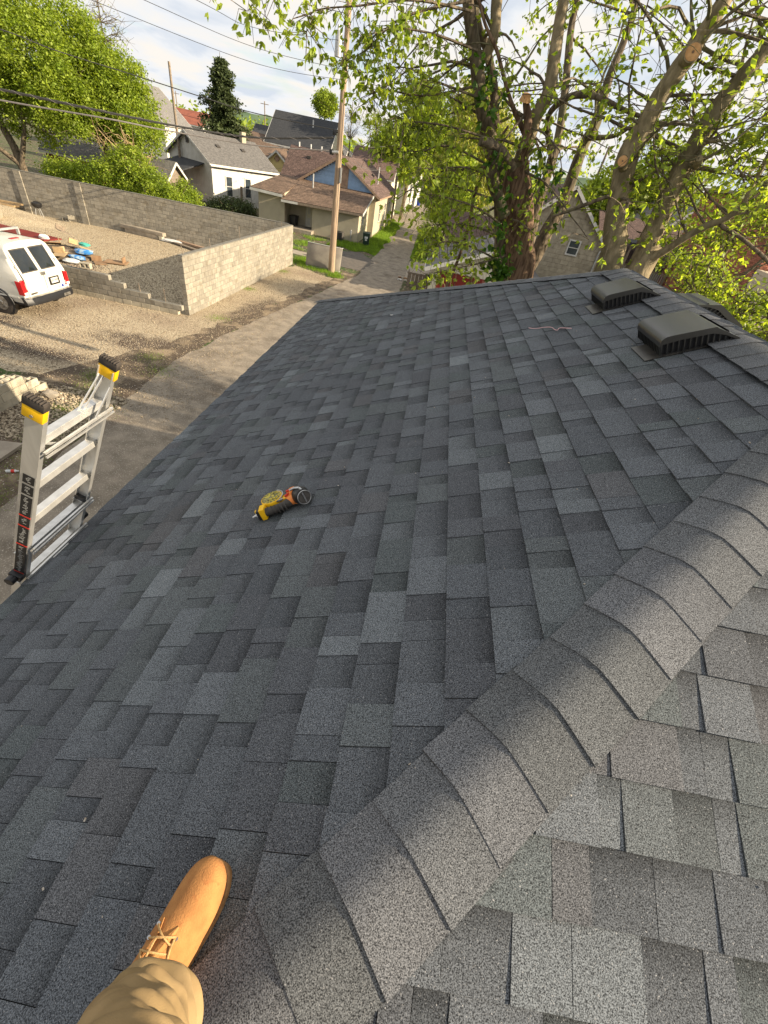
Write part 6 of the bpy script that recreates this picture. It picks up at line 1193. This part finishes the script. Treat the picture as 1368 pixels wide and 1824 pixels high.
limB = [('trunk', [(3.0,9.2,-.1,.40),(3.05,9.2,3.0,.29), (3.185,9.200,5.547,0.2206), (2.960,9.200,6.294,0.1882), (2.762,9.200,6.880,0.1663), (2.711,9.200,7.213,0.1674), (2.750,9.150,7.529,0.1387), (2.773,9.100,7.857,0.1283), (2.856,9.000,8.156,0.1227), (2.939,9.000,8.436,0.1089), (2.979,8.900,8.650,0.0996), (3.058,8.900,9.011,0.0819), (3.100,8.800,9.606,0.0500)], Bk),
 ('trunk', [(3.35,9.2,1.2,.28), (3.689,9.200,5.640,0.2262), (3.647,9.200,6.079,0.1789), (3.622,9.200,6.529,0.1594), (3.600,9.200,7.032,0.1585), (3.593,9.100,7.496,0.1272), (3.662,9.100,7.942,0.1107), (3.778,9.000,8.300,0.1005), (3.970,9.000,8.682,0.0819), (4.247,9.000,9.236,0.0542)], Bk),
 ('limb', [(3.689,9.100,5.908,0.0703), (3.846,8.900,6.091,0.0619), (3.958,8.700,6.320,0.0537), (4.138,8.600,6.530,0.0521), (4.287,8.500,6.637,0.0448), (4.384,8.400,6.823,0.0383), (4.363,8.400,7.084,0.0315), (4.290,8.300,7.448,0.0299), (4.135,8.200,8.029,0.0189)], Bk),
 ('limb', [(4.283,8.500,6.578,0.0283), (4.642,8.400,6.471,0.0256), (5.075,8.300,6.301,0.0284), (5.558,8.200,6.073,0.0287), (6.122,8.100,5.870,0.0235)], 'bark'),
 ('broken_limb', [(3.688,9.000,7.173,0.0512), (3.638,8.800,7.230,0.0549), (3.581,8.700,7.272,0.0430)], Bk),
 ('limb', [(3.729,9.000,7.180,0.0229), (4.089,8.900,7.237,0.0225), (4.228,8.800,7.455,0.0159), (4.407,8.700,7.901,0.0103)], 'bark'),
 ('limb', [(3.802,9.000,7.205,0.0229), (4.221,8.900,7.177,0.0166), (4.837,8.700,7.258,0.0135)], 'bark'),
 ('broken_limb', [(2.942,9.100,6.838,0.0295), (2.958,8.900,6.915,0.0233), (2.990,8.800,6.970,0.0167)], 'bark'),
 ('limb', [(2.659,9.100,6.657,0.0300), (2.422,9.300,6.502,0.0311), (2.167,9.400,6.349,0.0259), (1.935,9.500,6.221,0.0193)], 'bark'),
 ('broken_limb', [(3.624,8.900,7.504,0.0270), (3.676,8.800,7.482,0.0267), (3.701,8.750,7.496,0.0215)], Bk)]
tb, skb = limbed('maple_tree', 'twin trunked tree with two thick leaning trunks and fresh pruning cuts beyond the ridge', (3.1,9.2,0), limB, None, 'leaf')
for (p, n_, r_) in (((2.841,8.720,8.257), (-.15,-1,.15), .10), ((2.532,8.780,7.072), (-.45,-1,.1), .075)):
    p = Vector(p); n_ = Vector(n_).normalized(); q = MB(); q.tube([p-n_*.30, p+n_*.005], [r_*1.15, r_*1.05], 20); q.build('cut_collar', MT[Bk], tb, smooth=True)
    q = MB(); q.tube([p, p+n_*.012], r_*.9, 20); o = q.build('cut_face', MT['cutwood'], tb); q = MB(); q.tube([p, p+n_*.015], r_*.16, 10); q.build('pith', MT['deadwood'], o)
foliage(tb, skb, 6.2, 56, 1.7, 1, .095, 'leaf', 'bark', sub=6, seed=5, out=(.5,.1,.1), droopy=.2)
foliage(tb, skb, 5.9, 30, 2.4, 0, .10, 'leaf', 'bark', sub=7, seed=15, out=(-.3,.1,.4), droopy=-.1)
# bush growing up beyond the right side of the ridge
bgtree('shrub', 'bright yellow green bush rising behind the right end of the ridge', (6.6,10.6,0), [[(6.6,10.6,0,.12),(6.6,10.5,3,.07),(6.5,10.5,5.1,.03)],[(6.6,10.6,1,.08),(6.9,9.2,4.6,.03)],[(6.6,10.6,2,.06),(6.1,11.2,5.0,.02)]],
    [(6.500,10.748,5.352)+(.8,.9,.45), (6.000,11.993,5.741)+(.55,.6,.5), (6.200,11.470,5.609)+(.5,.6,.4), (6.800,10.020,5.227)+(.8,.8,.4), (6.800,8.803,5.268)+(.8,.8,.5), (6.400,11.311,4.962)+(.7,.7,.4)], 250, 18, .10, 'leaf', cr=.28, droop=.7, limbs=70, cat='bush')
bgtree('tree', 'tree with thin branches whose leaves hang into the upper right corner', (7.4,10.2,0), [[(7.4,10.2,0,.2),(7.2,10.1,5,.14),(7.0,10,9,.06)],[(7.2,10.1,5,.1),(5.2,9.6,9,.04)],[(7.2,10.1,4.6,.09),(8.2,9.2,8,.03)]],
    [(5.4,9.6,9.6,1.8,1.2,1.0),(7.0,10,7.2,1.0,1.0,.9),(8.0,9.6,8.6,1.2,1.0,1.4),(3.4,9.9,10.4,1.8,1.2,1.0)], 150, 12, .10, 'leaf', cr=.36, droop=.7, limbs=50)
